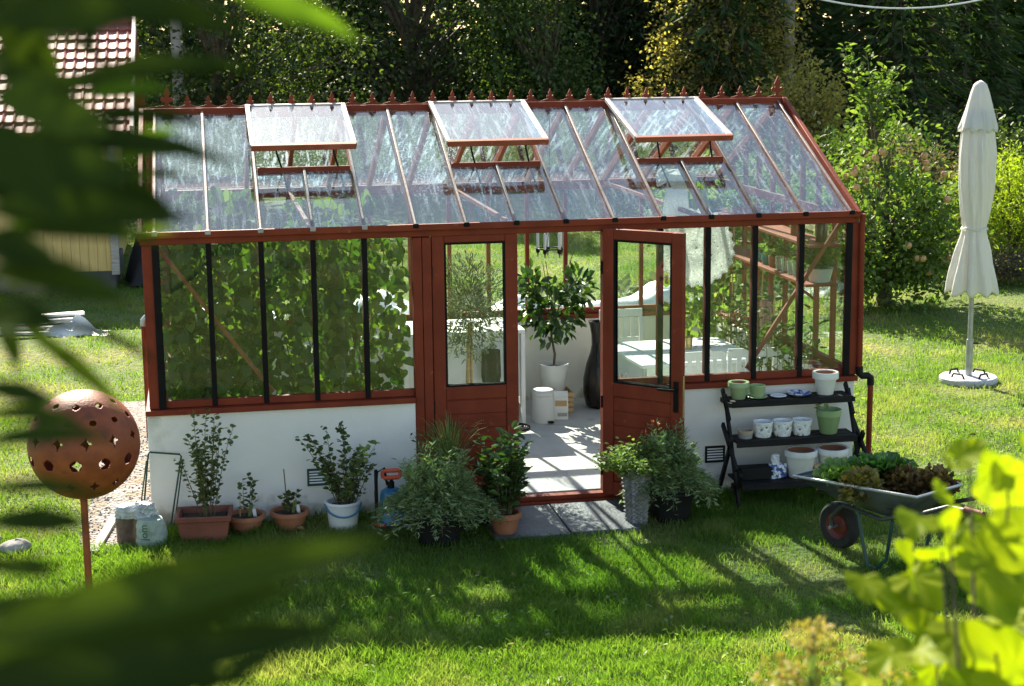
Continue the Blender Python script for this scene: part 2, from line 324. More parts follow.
def _lobed(lob=.08, ruf=.03, cup=.10, nr=5):
    m = 40; V = [(.22, 0, 0)]; rings = (.35, .7, 1.0)
    for q in rings:
        for k in range(m):
            t = 2 * PI * k / m
            r = (.50 + lob * math.cos(3 * t) + lob * .45 * math.cos(5 * t + .4) + .018 * math.cos(13 * t + 1)) * q
            u, v = .22 + (r * math.cos(t) * 1.05 + .24 * q), r * math.sin(t)
            z = cup * abs(v) * 1.3 - .16 * max(0, u - .4) ** 2 * 1.6 + ruf * math.sin(nr * t + 1.3 * math.sin(2 * t)) * q * q + .02 * math.cos(8 * t) * q
            V.append((u, v, z))
    F = [(0, 1 + (k + 1) % m, 1 + k) for k in range(m)]
    for q in range(len(rings) - 1): F += [(1 + q * m + k, 1 + q * m + (k + 1) % m, 1 + (q + 1) * m + (k + 1) % m, 1 + (q + 1) * m + k) for k in range(m)]
    return np.array(V, float), F
TPL['ruffle'] = _lobed(.03, .10, .16, 9)
TPL['ninebark'] = _lobed()
def unit(a): return a / np.maximum(np.linalg.norm(a, axis=1, keepdims=True), 1e-9)
def leafmesh(name, P, D, L, W, tpl='oval', Nn=None):
    P = np.asarray(P, float); n = len(P); D = unit(np.asarray(D, float))
    if Nn is None: Nn = np.array([0, 0, 1.0]) + RNG.normal(0, .55, (n, 3))
    S = np.cross(D, Nn); S = unit(S); Nn = np.cross(S, D)
    L = np.broadcast_to(L, (n,))[:, None, None]; W = np.broadcast_to(W, (n,))[:, None, None]
    T, F = TPL[tpl]; k = len(T)
    V = P[:, None, :] + D[:, None, :] * T[None, :, 0:1] * L + S[:, None, :] * T[None, :, 1:2] * W + Nn[:, None, :] * T[None, :, 2:3] * L
    loops = np.concatenate([np.array(f) for f in F]); sizes = np.array([len(f) for f in F])
    allL = (loops[None, :] + (np.arange(n) * k)[:, None]).ravel()
    allS = np.tile(sizes, n); st = np.concatenate([[0], np.cumsum(allS)[:-1]])
    me = bpy.data.meshes.new(name)
    me.vertices.add(n * k); me.vertices.foreach_set('co', V.astype(np.float32).ravel())
    me.loops.add(len(allL)); me.loops.foreach_set('vertex_index', allL.astype(np.int32))
    me.polygons.add(len(allS)); me.polygons.foreach_set('loop_start', st.astype(np.int32)); me.polygons.foreach_set('loop_total', allS.astype(np.int32))
    me.update(calc_edges=True); me.validate()
    if tpl in ('ninebark', 'ruffle'): me.polygons.foreach_set('use_smooth', [True] * len(me.polygons))
    return me
def leaves(name, P, D, L, W, tpl, mat, parent, Nn=None):
    return link(name, leafmesh(name, P, D, L, W, tpl, Nn), mat, parent)
def ball(n, c, r, shell=.35):
    d = unit(RNG.normal(0, 1, (n, 3))); q = (shell + (1 - shell) * RNG.random((n, 1))) ** .6
    return np.array(c) + d * q * np.array(r), d
def clumps(cs, nper, size, seed_d=None):
    """leaf positions gathered round clump centres"""
    cs = np.asarray(cs); P = np.repeat(cs, nper, 0) + RNG.normal(0, 1, (len(cs) * nper, 3)) * size
    D = unit(P - np.repeat(cs, nper, 0)) + RNG.normal(0, .5, P.shape) + np.array([0, 0, -.25])
    return P, D
def sprigs(parent, base, n, h, spread, L, W, tpl, per, lmat, smat, r=.004, lean=(0, 0), t0=.15, jit=.012, start=.05, droop=0, ang=.8, names=('stem', 'foliage'), hv=.3):
    """several stems rising from a base, leaves along them: one stem mesh, one foliage mesh"""
    mb = MB(); P = []; D = []
    for i in range(n):
        a = random.uniform(0, 2 * PI); q = math.sqrt(random.random())
        b = Vector(base) + Vector((math.cos(a), math.sin(a), 0)) * start * q
        hh = h * random.uniform(1 - hv, 1); sp = spread * q * random.uniform(.7, 1.1)
        top = b + Vector((math.cos(a) * sp + lean[0], math.sin(a) * sp + lean[1], hh - droop * q * hh))
        mid = b + (top - b) * .5 + Vector((random.uniform(-.12, .12) * h * .5, random.uniform(-.12, .12) * h * .5, h * .12 + droop * q * hh * .35))
        pts = [b * (1 - t) ** 2 + mid * 2 * t * (1 - t) + top * t * t for t in [j / 5 for j in range(6)]]
        mb.tube(pts, [r * (1 - .13 * j) for j in range(6)], 5)
        for j in range(per):
            t = t0 + (1 - t0) * (j + random.random()) / per
            p = b * (1 - t) ** 2 + mid * 2 * t * (1 - t) + top * t * t
            tg = ((mid - b) * (1 - t) + (top - mid) * t).normalized()
            w = random.uniform(0, 2 * PI); o = Vector((math.cos(w), math.sin(w), random.uniform(-.2, .6)))
            P.append(p + Vector([random.gauss(0, jit) for _ in range(3)])); D.append(tg * (1 - ang) + o * ang)
    s = mb.build(names[0], smat, parent)
    Ls = L * RNG.uniform(.6, 1.15, len(P))
    f = leaves(names[1], [tuple(p) for p in P], [tuple(d) for d in D], Ls, Ls * W, tpl, lmat, parent)
    return s, f
def pot_mb(rt, rb, h, rim=.0, rimh=.03, th=.012, n=32, c=(0, 0, 0)):
    pr = [(rb * .96, 0), (rb, .004)]
    if rim:
        pr += [(rb + (rt - rb) * (1 - rimh / h), h - rimh), (rt + rim, h - rimh + .003), (rt + rim, h - .004), (rt + rim - .003, h)]
    else: pr += [(rb + (rt - rb) * .5, h * .5), (rt, h - .003), (rt - .002, h)]
    pr += [(rt - th, h - .002), (rb + (rt - rb) * .75 - th, h * .72), (.0005, h * .72)]
    return MB().lathe(pr, n, c)
def soil_mb(r, z, c=(0, 0, 0)):
    mb = MB(); mb.lathe([(r, z - .01), (r * .98, z), (r * .5, z + .006), (.0005, z + .012)], 20, c, wob=lambda t, i: 1 + .03 * math.sin(5 * t + i)); return mb
# ---------------------------------------------------------------- the setting
def vnoise(seed, cell, lo=0, hi=1):
    g = np.random.default_rng(seed).random((160, 160))
    def f(x, y):
        x = (np.asarray(x) + 200) / cell; y = (np.asarray(y) + 200) / cell
        i = np.floor(x).astype(int); j = np.floor(y).astype(int); u = x - i; v = y - j
        u = u * u * (3 - 2 * u); v = v * v * (3 - 2 * v)
        G = lambda a, b: g[a % 160, b % 160]
        return lo + (hi - lo) * ((G(i, j) * (1 - u) + G(i + 1, j) * u) * (1 - v) + (G(i, j + 1) * (1 - u) + G(i + 1, j + 1) * u) * v)
    return f
# lawn: one sheet to the horizon
m, nt, out = newmat('lawn_soil_and_thatch'); L_ = nt.links.new
bs = N(nt, 'ShaderNodeBsdfPrincipled'); bs.inputs['Roughness'].default_value = .95; L_(bs.outputs[0], out.inputs[0])
tc = N(nt, 'ShaderNodeTexCoord'); n1 = N(nt, 'ShaderNodeTexNoise'); n1.inputs['Scale'].default_value = .75; n1.inputs['Detail'].default_value = 6
n1.inputs['Roughness'].default_value = .65
L_(tc.outputs['Object'], n1.inputs[0])
c1 = ramp(nt, n1.outputs[0], [(.36, (.075, .125, .016)), (.52, (.115, .165, .022)), (.68, (.20, .195, .055))])
n2 = N(nt, 'ShaderNodeTexNoise'); n2.inputs['Scale'].default_value = 22; n2.inputs['Detail'].default_value = 6; L_(tc.outputs['Object'], n2.inputs[0])
c2 = ramp(nt, n2.outputs[0], [(.35, (.45, .45, .40)), (.65, (1.15, 1.15, 1.1))])
mx = N(nt, 'ShaderNodeMixRGB', blend_type='MULTIPLY'); mx.inputs[0].default_value = 1; L_(c1, mx.inputs[1]); L_(c2, mx.inputs[2]); L_(mx.outputs[0], bs.inputs['Base Color'])
bp = N(nt, 'ShaderNodeBump'); bp.inputs['Strength'].default_value = .9; bp.inputs['Distance'].default_value = .05; L_(n2.outputs[0], bp.inputs['Height']); L_(bp.outputs[0], bs.inputs['Normal'])
M['lawn'] = m
mb = MB()
xs = [-400, -120, -40] + [-14 + .5 * i for i in range(77)] + [60, 140, 400]
ys = [-60, -10] + [1 + .5 * i for i in range(80)] + [48, 60, 90, 160, 500]
hf = vnoise(4, 2.3, -.02, .02); ybump = vnoise(9, 9.0, 0, 1)
def gz(x, y):
    if -1.6 < x < 5.6 and 9.6 < y < 15.6: return 0.0
    k = min(1, max(0, max(-1.6 - x, x - 5.6, 9.6 - y, y - 15.6) / 1.5))
    return float(hf(x, y)) * k
mb.add([(x, y, gz(x, y)) for y in ys for x in xs], [(j * len(xs) + i, j * len(xs) + i + 1, (j + 1) * len(xs) + i + 1, (j + 1) * len(xs) + i) for j in range(len(ys) - 1) for i in range(len(xs) - 1)])
struct(mb, 'lawn', M['lawn'])
# gravel strip along the left gable
m, nt, out = newmat('gravel'); L_ = nt.links.new
bs = N(nt, 'ShaderNodeBsdfPrincipled'); bs.inputs['Roughness'].default_value = .9; L_(bs.outputs[0], out.inputs[0])
tc = N(nt, 'ShaderNodeTexCoord'); vo = N(nt, 'ShaderNodeTexVoronoi'); vo.inputs['Scale'].default_value = 42; L_(tc.outputs['Object'], vo.inputs[0])
c1 = ramp(nt, vo.outputs['Color'], [(.1, (.14, .12, .11)), (.5, (.28, .25, .23)), (.9, (.46, .42, .38))])
n2 = N(nt, 'ShaderNodeTexNoise'); n2.inputs['Scale'].default_value = 5; n2.inputs['Detail'].default_value = 6; L_(tc.outputs['Object'], n2.inputs[0])
mx = N(nt, 'ShaderNodeMixRGB'); L_(ramp(nt, n2.outputs[0], [(.5, (0, 0, 0)), (.62, (1, 1, 1))]), mx.inputs[0]); L_(c1, mx.inputs[1]); mx.inputs[2].default_value = (.26, .20, .13, 1)
L_(mx.outputs[0], bs.inputs['Base Color'])
bp = N(nt, 'ShaderNodeBump'); bp.inputs['Strength'].default_value = 1; bp.inputs['Distance'].default_value = .03; L_(vo.outputs['Distance'], bp.inputs['Height']); L_(bp.outputs[0], bs.inputs['Normal'])
M['gravel'] = m
edge = [(-.44, 10.95), (-.62, 10.86), (-.86, 11.0), (-.95, 11.6), (-.86, 12.4), (-1.0, 13.3), (-.9, 14.4), (-1.0, 15.6), (-.44, 15.6)]
mb = MB(); mb.add([(x, y, .012) for x, y in edge], [tuple(range(len(edge)))]); struct(mb, 'gravel_path', M['gravel'])
peb = MB(); tv, tf = [], []
for i in range(700):
    x = random.uniform(-.93, -.46); y = random.uniform(10.95, 14.5); r = random.uniform(.006, .017)
    a = random.uniform(0, PI); z = .012
    vs = [(x + r * math.cos(a + k * PI / 2) * random.uniform(.7, 1.2), y + r * math.sin(a + k * PI / 2) * random.uniform(.7, 1.2), z) for k in range(4)] + [(x, y, z + r * .8)]
    peb.add(vs, [(0, 1, 4), (1, 2, 4), (2, 3, 4), (3, 0, 4)])
tag(peb.build('loose_gravel', M['stone']), kind='stuff')
# slate step before the door
mb = MB()
for x0, x1, y0, y1, t in ((1.84, 2.36, 10.60, 11.33, .035), (2.368, 2.86, 10.62, 11.33, .038)):
    mb.box((x0, y0, -.04), (x1, y1, t - .014))
struct(mb, 'paving', M['slate'], .006)
# greenhouse floor
mb = MB(); mb.box((-.35, 11.53, -.05), (4.62, 14.60, .06)); struct(mb, 'floor', M['concrete'])

# ---------------------------------------------------------------- greenhouse
GX0, GP = -.328, .3543
def bx(i): return GX0 + GP * i
XL, XR = bx(0), bx(14)
YF, YB, YM = 11.42, 14.70, 13.06
ZS, ZE, ZR = .835, 2.03, 2.80
GH = thing('greenhouse', 'large red timber greenhouse on a white rendered base with cresting along its ridge', 'greenhouse', (2.15, YF, 0), world=True)
def part(mb, name, mat, parent=GH, bevel=0, **k): return mb.build(name, mat, parent, bevel, **k)
WO = .125
for a, b in (((-.44, YF, -.1), (1.42, YF + WO, .80)), ((2.87, YF, -.1), (4.70, YF + WO, .80)),
             ((-.44, YB - WO, -.1), (4.70, YB, .80)), ((-.44, YF + WO + .002, -.1), (-.44 + WO, YB - WO - .002, .80)), ((4.70 - WO, YF + WO + .002, -.1), (4.70, YB - WO - .002, .80))):
    part(MB().box(a, b), 'base_wall', M['white_wall'], bevel=.008)
def sill(a, b): part(MB().box((a[0], a[1], .80), (b[0], b[1], .838)), 'sill', M['red'], bevel=.006)
sill((-.447, YF - .03), (1.42, YF + .15)); sill((2.87, YF - .03), (4.715, YF + .15))
sill((-.447, YB - .15), (4.715, YB + .03)); sill((-.447, YF + .152), (-.30, YB - .152)); sill((4.59, YF + .152), (4.715, YB - .152))
GY = YF + .055      # glass plane, front
def rail(p, q, w=.05, h=.05, mat='red', name='rail', up=(0, 0, 1)): return part(MB().beam(p, q, w, h, up), name, M[mat], bevel=.004)
# bottom rails on the sills
rail((XL, GY, .865), (1.42, GY, .865), .05, .05); rail((2.87, GY, .865), (XR, GY, .865), .05, .05)
rail((XL, YB - .055, .865), (XR, YB - .055, .865), .05, .05)
# posts and bars
for x in (XL - .045, XR + .045):
    for y in (GY, YB - .055): rail((x, y, .842), (x, y, 1.975), .09, .08, 'red', 'corner_post', (0, 1, 0))
for x, w in ((1.452, .062), (1.518, .062), (2.825, .085)):
    rail((x, GY - .01, .03), (x, GY - .01, 1.97), w, .10, 'red', 'door_post', (0, 1, 0))
for i in (1, 2, 3, 4, 10, 11, 12, 13):
    o = rail((bx(i), GY + .02, .892), (bx(i), GY + .02, 1.97), .036, .05, 'red', 'glazing_bar', (0, 1, 0))
    q = part(MB().box((bx(i) - .018, GY - .034, .845), (bx(i) + .018, GY - .006, 1.972)), 'cover_strip', M['black'], o, bevel=.003)
for i in (0, 14):
    part(MB().box((bx(i) - .024, GY - .054, .842), (bx(i) + .024, GY - .042, 1.972)), 'cover_strip', M['black'], bevel=.003)
for i in range(1, 14):
    rail((bx(i), YB - .055, .892), (bx(i), YB - .055, 1.97), .034, .05, 'red', 'glazing_bar', (0, 1, 0))
gy = [YF + .055 + (YB - YF - .11) * k / 9 for k in range(10)]
SL = (ZR - 2.05) / (YM - YF)
def roofz(y): return ZR - abs(y - YM) * SL
for x in (XL - .045, XR + .045):
    for k in range(1, 9):
        rail((x, gy[k], .892), (x, gy[k], roofz(gy[k]) - .06), .04, .036, 'red_in', 'glazing_bar', (0, 1, 0))
    rail((x, gy[0] + .04, .865), (x, gy[9] - .04, .865), .05, .05)
    rail((x, gy[0] + .04, 2.0), (x, gy[9] - .04, 2.0), .046, .07)
# eaves, ridge, barge boards
for y, s in ((YF, 1), (YB, -1)):
    part(MB().box((-.43, y + s * .0, 1.975), (4.690, y + s * .10, 2.055)), 'eave_beam', M['red'], bevel=.005)
    part(MB().box((-.45, y - s * .035, 2.02), (4.700, y - s * .002, 2.066)), 'gutter', M['red'], bevel=.006)
ridge = part(MB().box((-.44, YM - .03, ZR - .06), (4.70, YM + .03, ZR + .022)), 'ridge_beam', M['red'], bevel=.006)
for x in (-.425, 4.685):
    for s in (-1, 1):
        ye = YF - .03 if s < 0 else YB + .03
        rail((x, YM + s * .03, ZR - .0), (x, ye, roofz(ye) - .004), .035, .062, 'red', 'barge_board')
# cresting: scalloped plate and finials
FIN = [(-.028, 0), (.028, 0), (.020, .012), (.010, .016), (.010, .030), (.030, .034), (.036, .048), (.028, .060), (.016, .054), (.013, .064), (.019, .078), (.010, .098), (0, .122),
       (-.010, .098), (-.019, .078), (-.013, .064), (-.016, .054), (-.028, .060), (-.036, .048), (-.030, .034), (-.010, .030), (-.010, .016), (-.020, .012)]
fm = MB().prism(FIN, (0, 0, 0), (1, 0, 0), (0, 0, 1), (0, 1, 0), .014)
NF = 32
f0 = None
for k in range(NF):
    x = -.235 + (4.635 + .235) * k / (NF - 1)
    if f0 is None:
        f0 = fm.build('finial', M['red'], ridge); base = f0
        o = f0
    else:
        o = f0.copy(); COL.objects.link(o); o.parent = ridge
    s = 1.4 if k in (0, NF - 1) else random.uniform(.79, .86)
    o.location = Vector((x, YM, ZR + .024)); o.scale = (s * (.9 if s > 1.5 else 1), 1, s); o.rotation_euler = (0, rad(random.uniform(-2, 2)), 0)
f0.data.transform(Matrix.Translation(ORG[GH]))
for o in ridge.children: o.location = o.location - ORG[GH]
cp = [( -.44, 0)]
for k in range(NF - 1):
    x0 = -.235 + 4.87 * k / (NF - 1); w = 4.87 / (NF - 1)
    for t in (0, .2, .35, .5, .65, .8): cp.append((x0 + w * t, .008 + .018 * abs(math.cos(PI * t)) ** 1.5))
cp += [(4.70, .02), (4.70, 0)]
part(MB().prism(cp, (0, YM, ZR + .023), (1, 0, 0), (0, 0, 1), (0, 1, 0), .010), 'crest_strip', M['red'], ridge)
# roof bars (both slopes) and panes; the upper half is left open where the three vents are
VENT = [(2, 4), (6, 8), (10, 12)]
CR = .53                                      # cross-rail position along the slope, ridge = 0
def rp(x, t, s=-1, off=0):                    # point on a roof slope
    ye = YF - .02 if s < 0 else YB + .02
    y = YM + (ye - YM) * t; n = Vector((0, s * SL, 1)).normalized()
    return Vector((x, y, roofz(y))) + n * off
for s in (-1, 1):
    for i in range(15):
        mid = s < 0 and any(a < i < b for a, b in VENT)
        t0 = CR if mid else .02
        o = part(MB().beam(rp(bx(i), t0, s, -.035), rp(bx(i), .985, s, -.035), .034, .05), 'roof_bar', M['red_in'])
        if s < 0:
            part(MB().beam(rp(bx(i), t0, s, .012), rp(bx(i), .998, s, .012), .019, .013), 'bar_cap', M['bar'], o, bevel=.003)
            part(MB().box((bx(i) - .02, YF - .045, 2.040), (bx(i) + .02, YF - .02, 2.072)), 'clip', M['bar_frame'] if i < 5 else M['black'], o, bevel=.006)
mbF, mbB = MB(), MB()
for s, mbx in ((-1, mbF), (1, mbB)):
    for i in range(14):
        t0 = CR + .01 if s < 0 and any(a <= i < b for a, b in VENT) else .03
        j = random.uniform(-.004, .004); j2 = random.uniform(-.004, .004)
        a, b = bx(i) + .008, bx(i + 1) - .008
        vs = [rp(a, t0, s, 0 + j), rp(b, t0, s, 0 + j2), rp(b, .99, s, 0), rp(a, .99, s, 0)]
        n = Vector((0, s * SL, 1)).normalized() * .004
        mbx.add([v for v in vs] + [v - n for v in vs], [(0, 1, 2, 3), (7, 6, 5, 4), (0, 4, 5, 1), (1, 5, 6, 2), (2, 6, 7, 3), (3, 7, 4, 0)])
part(mbF, 'roof_glass', M['roofglass']); part(mbB, 'roof_glass', M['roofglass'])
for a, b in VENT:
    x0, x1 = bx(a), bx(b)
    part(MB().beam(rp(x0 + .02, CR - .005, -1, -.01), rp(x1 - .02, CR - .005, -1, -.01), .05, .06), 'vent_rail', M['red'], bevel=.004)
    # the open vent: hinged on the ridge
    ang = math.atan(SL) - rad(9.5); Lv = (rp(0, CR, -1) - rp(0, 0, -1)).length
    h = Vector((0, YM - .035, ZR + .03)); d = Vector((0, -math.cos(ang), -math.sin(ang))); n = Vector((0, -math.sin(ang), math.cos(ang)))
    def vp(x, q, off=0): return Vector((x, 0, 0)) + h + d * q + n * off
    xa, xb = x0 - .012, x1 + .012
    g = MB(); P4 = [vp(xa + .012, .01, .008), vp(xb - .012, .01, .008), vp(xb - .012, Lv - .01, .008), vp(xa + .012, Lv - .01, .008)]
    g.add(P4 + [p - n * .004 for p in P4], [(0, 1, 2, 3), (7, 6, 5, 4), (0, 4, 5, 1), (1, 5, 6, 2), (2, 6, 7, 3), (3, 7, 4, 0)])
    v = part(g, 'roof_vent', M['ventglass'])
    for xx in (xa, xb): MB().beam(vp(xx, 0), vp(xx, Lv), .034, .032, n).build('stile', M['bar_frame'], v, .004)
    part(MB().beam(vp(xa + .017, .014), vp(xb - .017, .014), .03, .03, n), 'top_rail', M['bar_frame'], v, .003)
    part(MB().beam(vp(xa - .01, Lv + .004, -.004), vp(xb + .01, Lv + .004, -.004), .05, .042, n), 'bottom_rail', M['red_in'], v, .004)
    for x in (x0 + .16, x1 - .14):
        part(MB().tube([vp(x, Lv - .04, -.02), vp(x, Lv - .02, -.06), rp(x + .05, CR - .01, -1, -.04), rp(x + .07, CR + .12, -1, -.10)], .007, 6), 'stay', M['plastic_black'], v)
# wall glass
def pane_strip(mb, p, q, z0, z1, dirs, thick=.004):
    p = Vector(p); q = Vector(q); n = Vector(dirs) * thick
    vs = [Vector((p.x, p.y, z0)), Vector((q.x, q.y, z0)), Vector((q.x, q.y, z1)), Vector((p.x, p.y, z1))]
    mb.add(vs + [v + n for v in vs], [(0, 1, 2, 3), (7, 6, 5, 4), (0, 4, 5, 1), (1, 5, 6, 2), (2, 6, 7, 3), (3, 7, 4, 0)])
for rr in (range(0, 5), range(9, 14)):
    mb = MB()
    for i in rr:
        j = random.uniform(-.003, .003); pane_strip(mb, (bx(i) + .006, GY - .004 + j, 0), (bx(i + 1) - .006, GY - .004 - j, 0), .875, 1.985, (0, 1, 0))
    part(mb, 'wall_glass', M['glass'])
mb = MB()
for i in range(14):
    j = random.uniform(-.003, .003); pane_strip(mb, (bx(i) + .006, YB - .05 + j, 0), (bx(i + 1) - .006, YB - .05 - j, 0), .875, 1.985, (0, 1, 0))
part(mb, 'wall_glass', M['glass'])
for x in (XL - .045, XR + .045):
    mb = MB()
    for k in range(9):
        a, b = gy[k], gy[k + 1]; pts = [(x, a + .006, .875), (x, b - .006, .875), (x, b - .006, roofz(b) - .03)] + ([(x, YM, ZR - .03)] if a < YM < b else []) + [(x, a + .006, roofz(a) - .03)]
        mb.prism([(p[1], p[2]) for p in pts], (x, 0, 0), (0, 1, 0), (0, 0, 1), (1, 0, 0), .004)
    part(mb, 'wall_glass', M['glass'])
# wind braces in the front frame
part(MB().beam((XL + .01, GY + .075, 1.95), (bx(2) + .05, GY + .075, .90), .03, .028), 'brace', M['red_in'], bevel=.003)
part(MB().beam((XR - .02, GY + .075, 1.97), (bx(12) - .02, GY + .075, .90), .03, .028), 'brace', M['red_in'], bevel=.003)
for x in (bx(3), bx(7), bx(11)):   # tie rods across the house
    part(MB().beam((x, YF + .1, 2.03), (x, YB - .1, 2.03), .03, .03), 'tie_beam', M['red_in'])
# threshold, downpipes, grilles
part(MB().box((1.42, YF - .06, .0), (2.90, YF + .10, .028)), 'threshold', M['red'], bevel=.004)
part(MB().box((1.50, YF - .02, .0281), (2.80, YF + .06, .062)), 'threshold', M['red'], bevel=.006)
part(MB().tube([(4.725, YF - .01, 2.04), (4.725, YF + .0, 1.9), (4.735, YF + .0, .90)], .021, 12), 'downpipe', M['red'])
part(MB().tube([(4.825, YF + .0, .83), (4.825, YF + .0, .0)], .021, 12), 'downpipe', M['red'])
part(MB().tube([(4.735, YF, .905), (4.736, YF, .85), (4.76, YF, .832), (4.80, YF, .832), (4.824, YF, .815), (4.825, YF, .76)], .027, 12), 'pipe_elbow', M['plastic_black'])
part(MB().tube([(-.53, 14.1, .0), (-.53, 14.1, .98)], .022, 10), 'downpipe', M['red'])
part(MB().tube([(-.53, 14.1, .975), (-.53, 14.1, 1.02), (-.50, 14.1, 1.05)], .028, 10), 'pipe_elbow', M['grey_metal'])
for gx, gm in ((.715, 'green_metal'), (3.625, 'plastic_black')):
    z = .30; w, hh = .075, .062
    mb = MB(); mb.box((gx - w, YF - .014, z - hh), (gx - w + .014, YF - .001, z + hh)); mb.box((gx + w - .014, YF - .014, z - hh), (gx + w, YF - .001, z + hh))
    mb.box((gx - w + .0142, YF - .014, z - hh), (gx + w - .0142, YF - .001, z - hh + .014)); mb.box((gx - w + .0142, YF - .014, z + hh - .014), (gx + w - .0142, YF - .001, z + hh))
    mb.box((gx - w + .003, YF - .0035, z - hh + .003), (gx + w - .003, YF - .0008, z + hh - .003))
    g = part(mb, 'vent_grille', M[gm])
    mb = MB()
    for k in range(5):
        zz = z - .04 + .02 * k; mb.beam((gx - w + .0145, YF - .008, zz), (gx + w - .0145, YF - .008, zz), .010, .003, (0, -.9, .4))
    part(mb, 'louvre', M['white_paint'], g)
# doors
def door(hinge, rz, wid, flip, handle):
    o = bpy.data.objects.new('door', MB().box((0, 0, 0), (.001, .001, .001)).mesh('door')); bpy.data.objects.remove(o)
    s = flip
    z0, z1, zm0, zm1, st, th = .065, 2.00, .80, .895, .088, .045
    mb = MB()
    mb.box((0, -th / 2, z0), (s * st, th / 2, z1)); mb.box((s * (wid - st), -th / 2, z0), (s * wid, th / 2, z1))
    mb.box((s * (st + .0003), -th / 2, z1 - .075), (s * (wid - st - .0003), th / 2, z1)); mb.box((s * (st + .0003), -th / 2, zm0), (s * (wid - st - .0003), th / 2, zm1)); mb.box((s * (st + .0003), -th / 2, z0), (s * (wid - st - .0003), th / 2, z0 + .10))
    me = mb.mesh('door'); d = link('door', me, M['red'], GH); d.location = Vector(hinge) - ORG[GH]; d.rotation_euler = (0, 0, rz)
    ORG[d] = Vector((0, 0, 0)); me.transform(Matrix.Translation(ORG[GH]))
    md = d.modifiers.new('b', 'BEVEL'); md.width = .005; md.segments = 2; md.limit_method = 'ANGLE'
    mb = MB()
    for k in range(6):
        a = z0 + .102 + k * (zm0 - z0 - .104) / 6; b = a + (zm0 - z0 - .104) / 6 - .006
        mb.box((s * (st + .001), -.014, a), (s * (wid - st - .001), .014, b))
    mb.box((s * (st + .001), -.008, z0 + .10), (s * (wid - st - .001), .008, zm0)); mb.build('door_panel', M['red'], d, .004)
    mb = MB(); mb.box((s * (st - .004), -.003, zm1 - .004), (s * (wid - st + .004), .003, z1 - .07)); mb.build('glass', M['glass'], d)
    mb = MB(); t = .014
    for y in (-.02, .011):
        mb.box((s * (st + .0005), y, zm1 + .0005), (s * (st + t), y + .009, z1 - .0755)); mb.box((s * (wid - st - t), y, zm1 + .0005), (s * (wid - st - .0005), y + .009, z1 - .0755))
        mb.box((s * (st + t + .0003), y, zm1 + .0005), (s * (wid - st - t - .0003), y + .009, zm1 + t)); mb.box((s * (st + t + .0003), y, z1 - .0755 - t), (s * (wid - st - t - .0003), y + .009, z1 - .0755))
    mb.build('glazing_bead', M['black'], d)
    for z in (.25, .75, 1.72):
        MB().tube([(s * -.004, -.027, z - .045), (s * -.004, -.027, z + .045)], .008, 8).build('hinge', M['black'], d)
    if handle:
        x = s * (wid - .045)
        for y in (-1, 1):
            MB().box((x - .02, y * .0230, .74), (x + .02, y * .030, .96)).build('lock_plate', M['black'], d, .003)
            MB().tube([(x, y * .030, .905), (x, y * .070, .905), (x - s * .02, y * .076, .905), (x - s * .12, y * .076, .902)], [.011, .010, .010, .009], 8).build('handle', M['black'], d)
        MB().box((s * (wid + .0005), -.011, .70), (s * (wid + .003), .011, 1.0)).build('edge_plate', M['brass'], d)
    return d
door((1.555, YF + .035, 0), 0, .61, 1, False)
door((2.782, YF - .03, 0), rad(-45), .645, 1, True)
# black cover strip where the leaves meet, fixed to the left leaf's frame
# shelves on the right gable, inside
for z, y0 in ((1.78, 11.56), (1.48, 11.62)):
    sh = part(MB().box((4.38, y0, z), (4.63, 14.3, z + .022)), 'shelf', M['red_in'], bevel=.003)
    for y in (12.0, 13.1, 14.1):
        part(MB().beam((4.60, y, z - .16), (4.40, y, z - .012), .02, .02), 'bracket', M['red_in'], sh)
# ---------------------------------------------------------------- inside the greenhouse
FZ = .06
# climbing plants filling the left end
def climber(x, y, h, n, sx, sy, label, rows, LS=.12, mat='L_cuke'):
    t = thing('climbing_plant', label, 'plant', (x, y, FZ), 0, 'climbers along the left end of the greenhouse')
    P_, B_ = [], []
    pm = MB(); pm.lathe([(.12, 0), (.15, .24), (.155, .25), (.14, .25), (.13, .2), (.001, .2)], 20); pm.build('pot', M['plastic_black'], t)
    sm = MB()
    for k in range(rows + 3):
        a = random.uniform(-1, 1); pts = [Vector((a * .08, 0, .2))]
        for q in range(1, 9): pts.append(Vector((a * sx * q / 8 + random.gauss(0, .04), random.gauss(0, .05) + sy * .4 * (random.random() - .5), .2 + (h - .2) * q / 8)))
        sm.tube(pts, [.007 - .0005 * i for i in range(9)], 5)
    sm.build('stem', M['twig'], t)
    z = .22 + (h - .22) * RNG.random(n) ** .9
    P = np.stack([RNG.uniform(-sx, sx, n), RNG.normal(0, sy * .55, n), z], 1)
    D = np.stack([RNG.normal(0, .7, n), RNG.normal(-.15, .8, n), RNG.normal(-.75, .4, n)], 1)
    Nn = np.stack([RNG.normal(0, .75, n), RNG.normal(-.45, .75, n), RNG.normal(.5, .5, n)], 1)
    L = LS * RNG.uniform(.45, 1.2, n)
    leaves('foliage', P, D, L, L * .95, 'heart', M[mat], t, Nn)
climber(-.02, 12.05, 1.95, 1050, .30, .20, 'big leaved vine filling the leftmost window of the greenhouse', 4, .095)
climber(.62, 12.15, 1.92, 900, .34, .22, 'big leaved vine behind the second and third windows from the left', 4, .09)
climber(1.15, 12.35, 1.9, 640, .31, .22, 'climber with gaps of light behind the fifth window from the left', 4, .088)
climber(.10, 13.3, 2.1, 700, .36, .30, 'tall dense climber behind the front vines at the left end', 5, .115)
climber(1.0, 13.7, 2.0, 420, .36, .28, 'tall climber in front of the rear glass left of the olive tree', 5, .11)
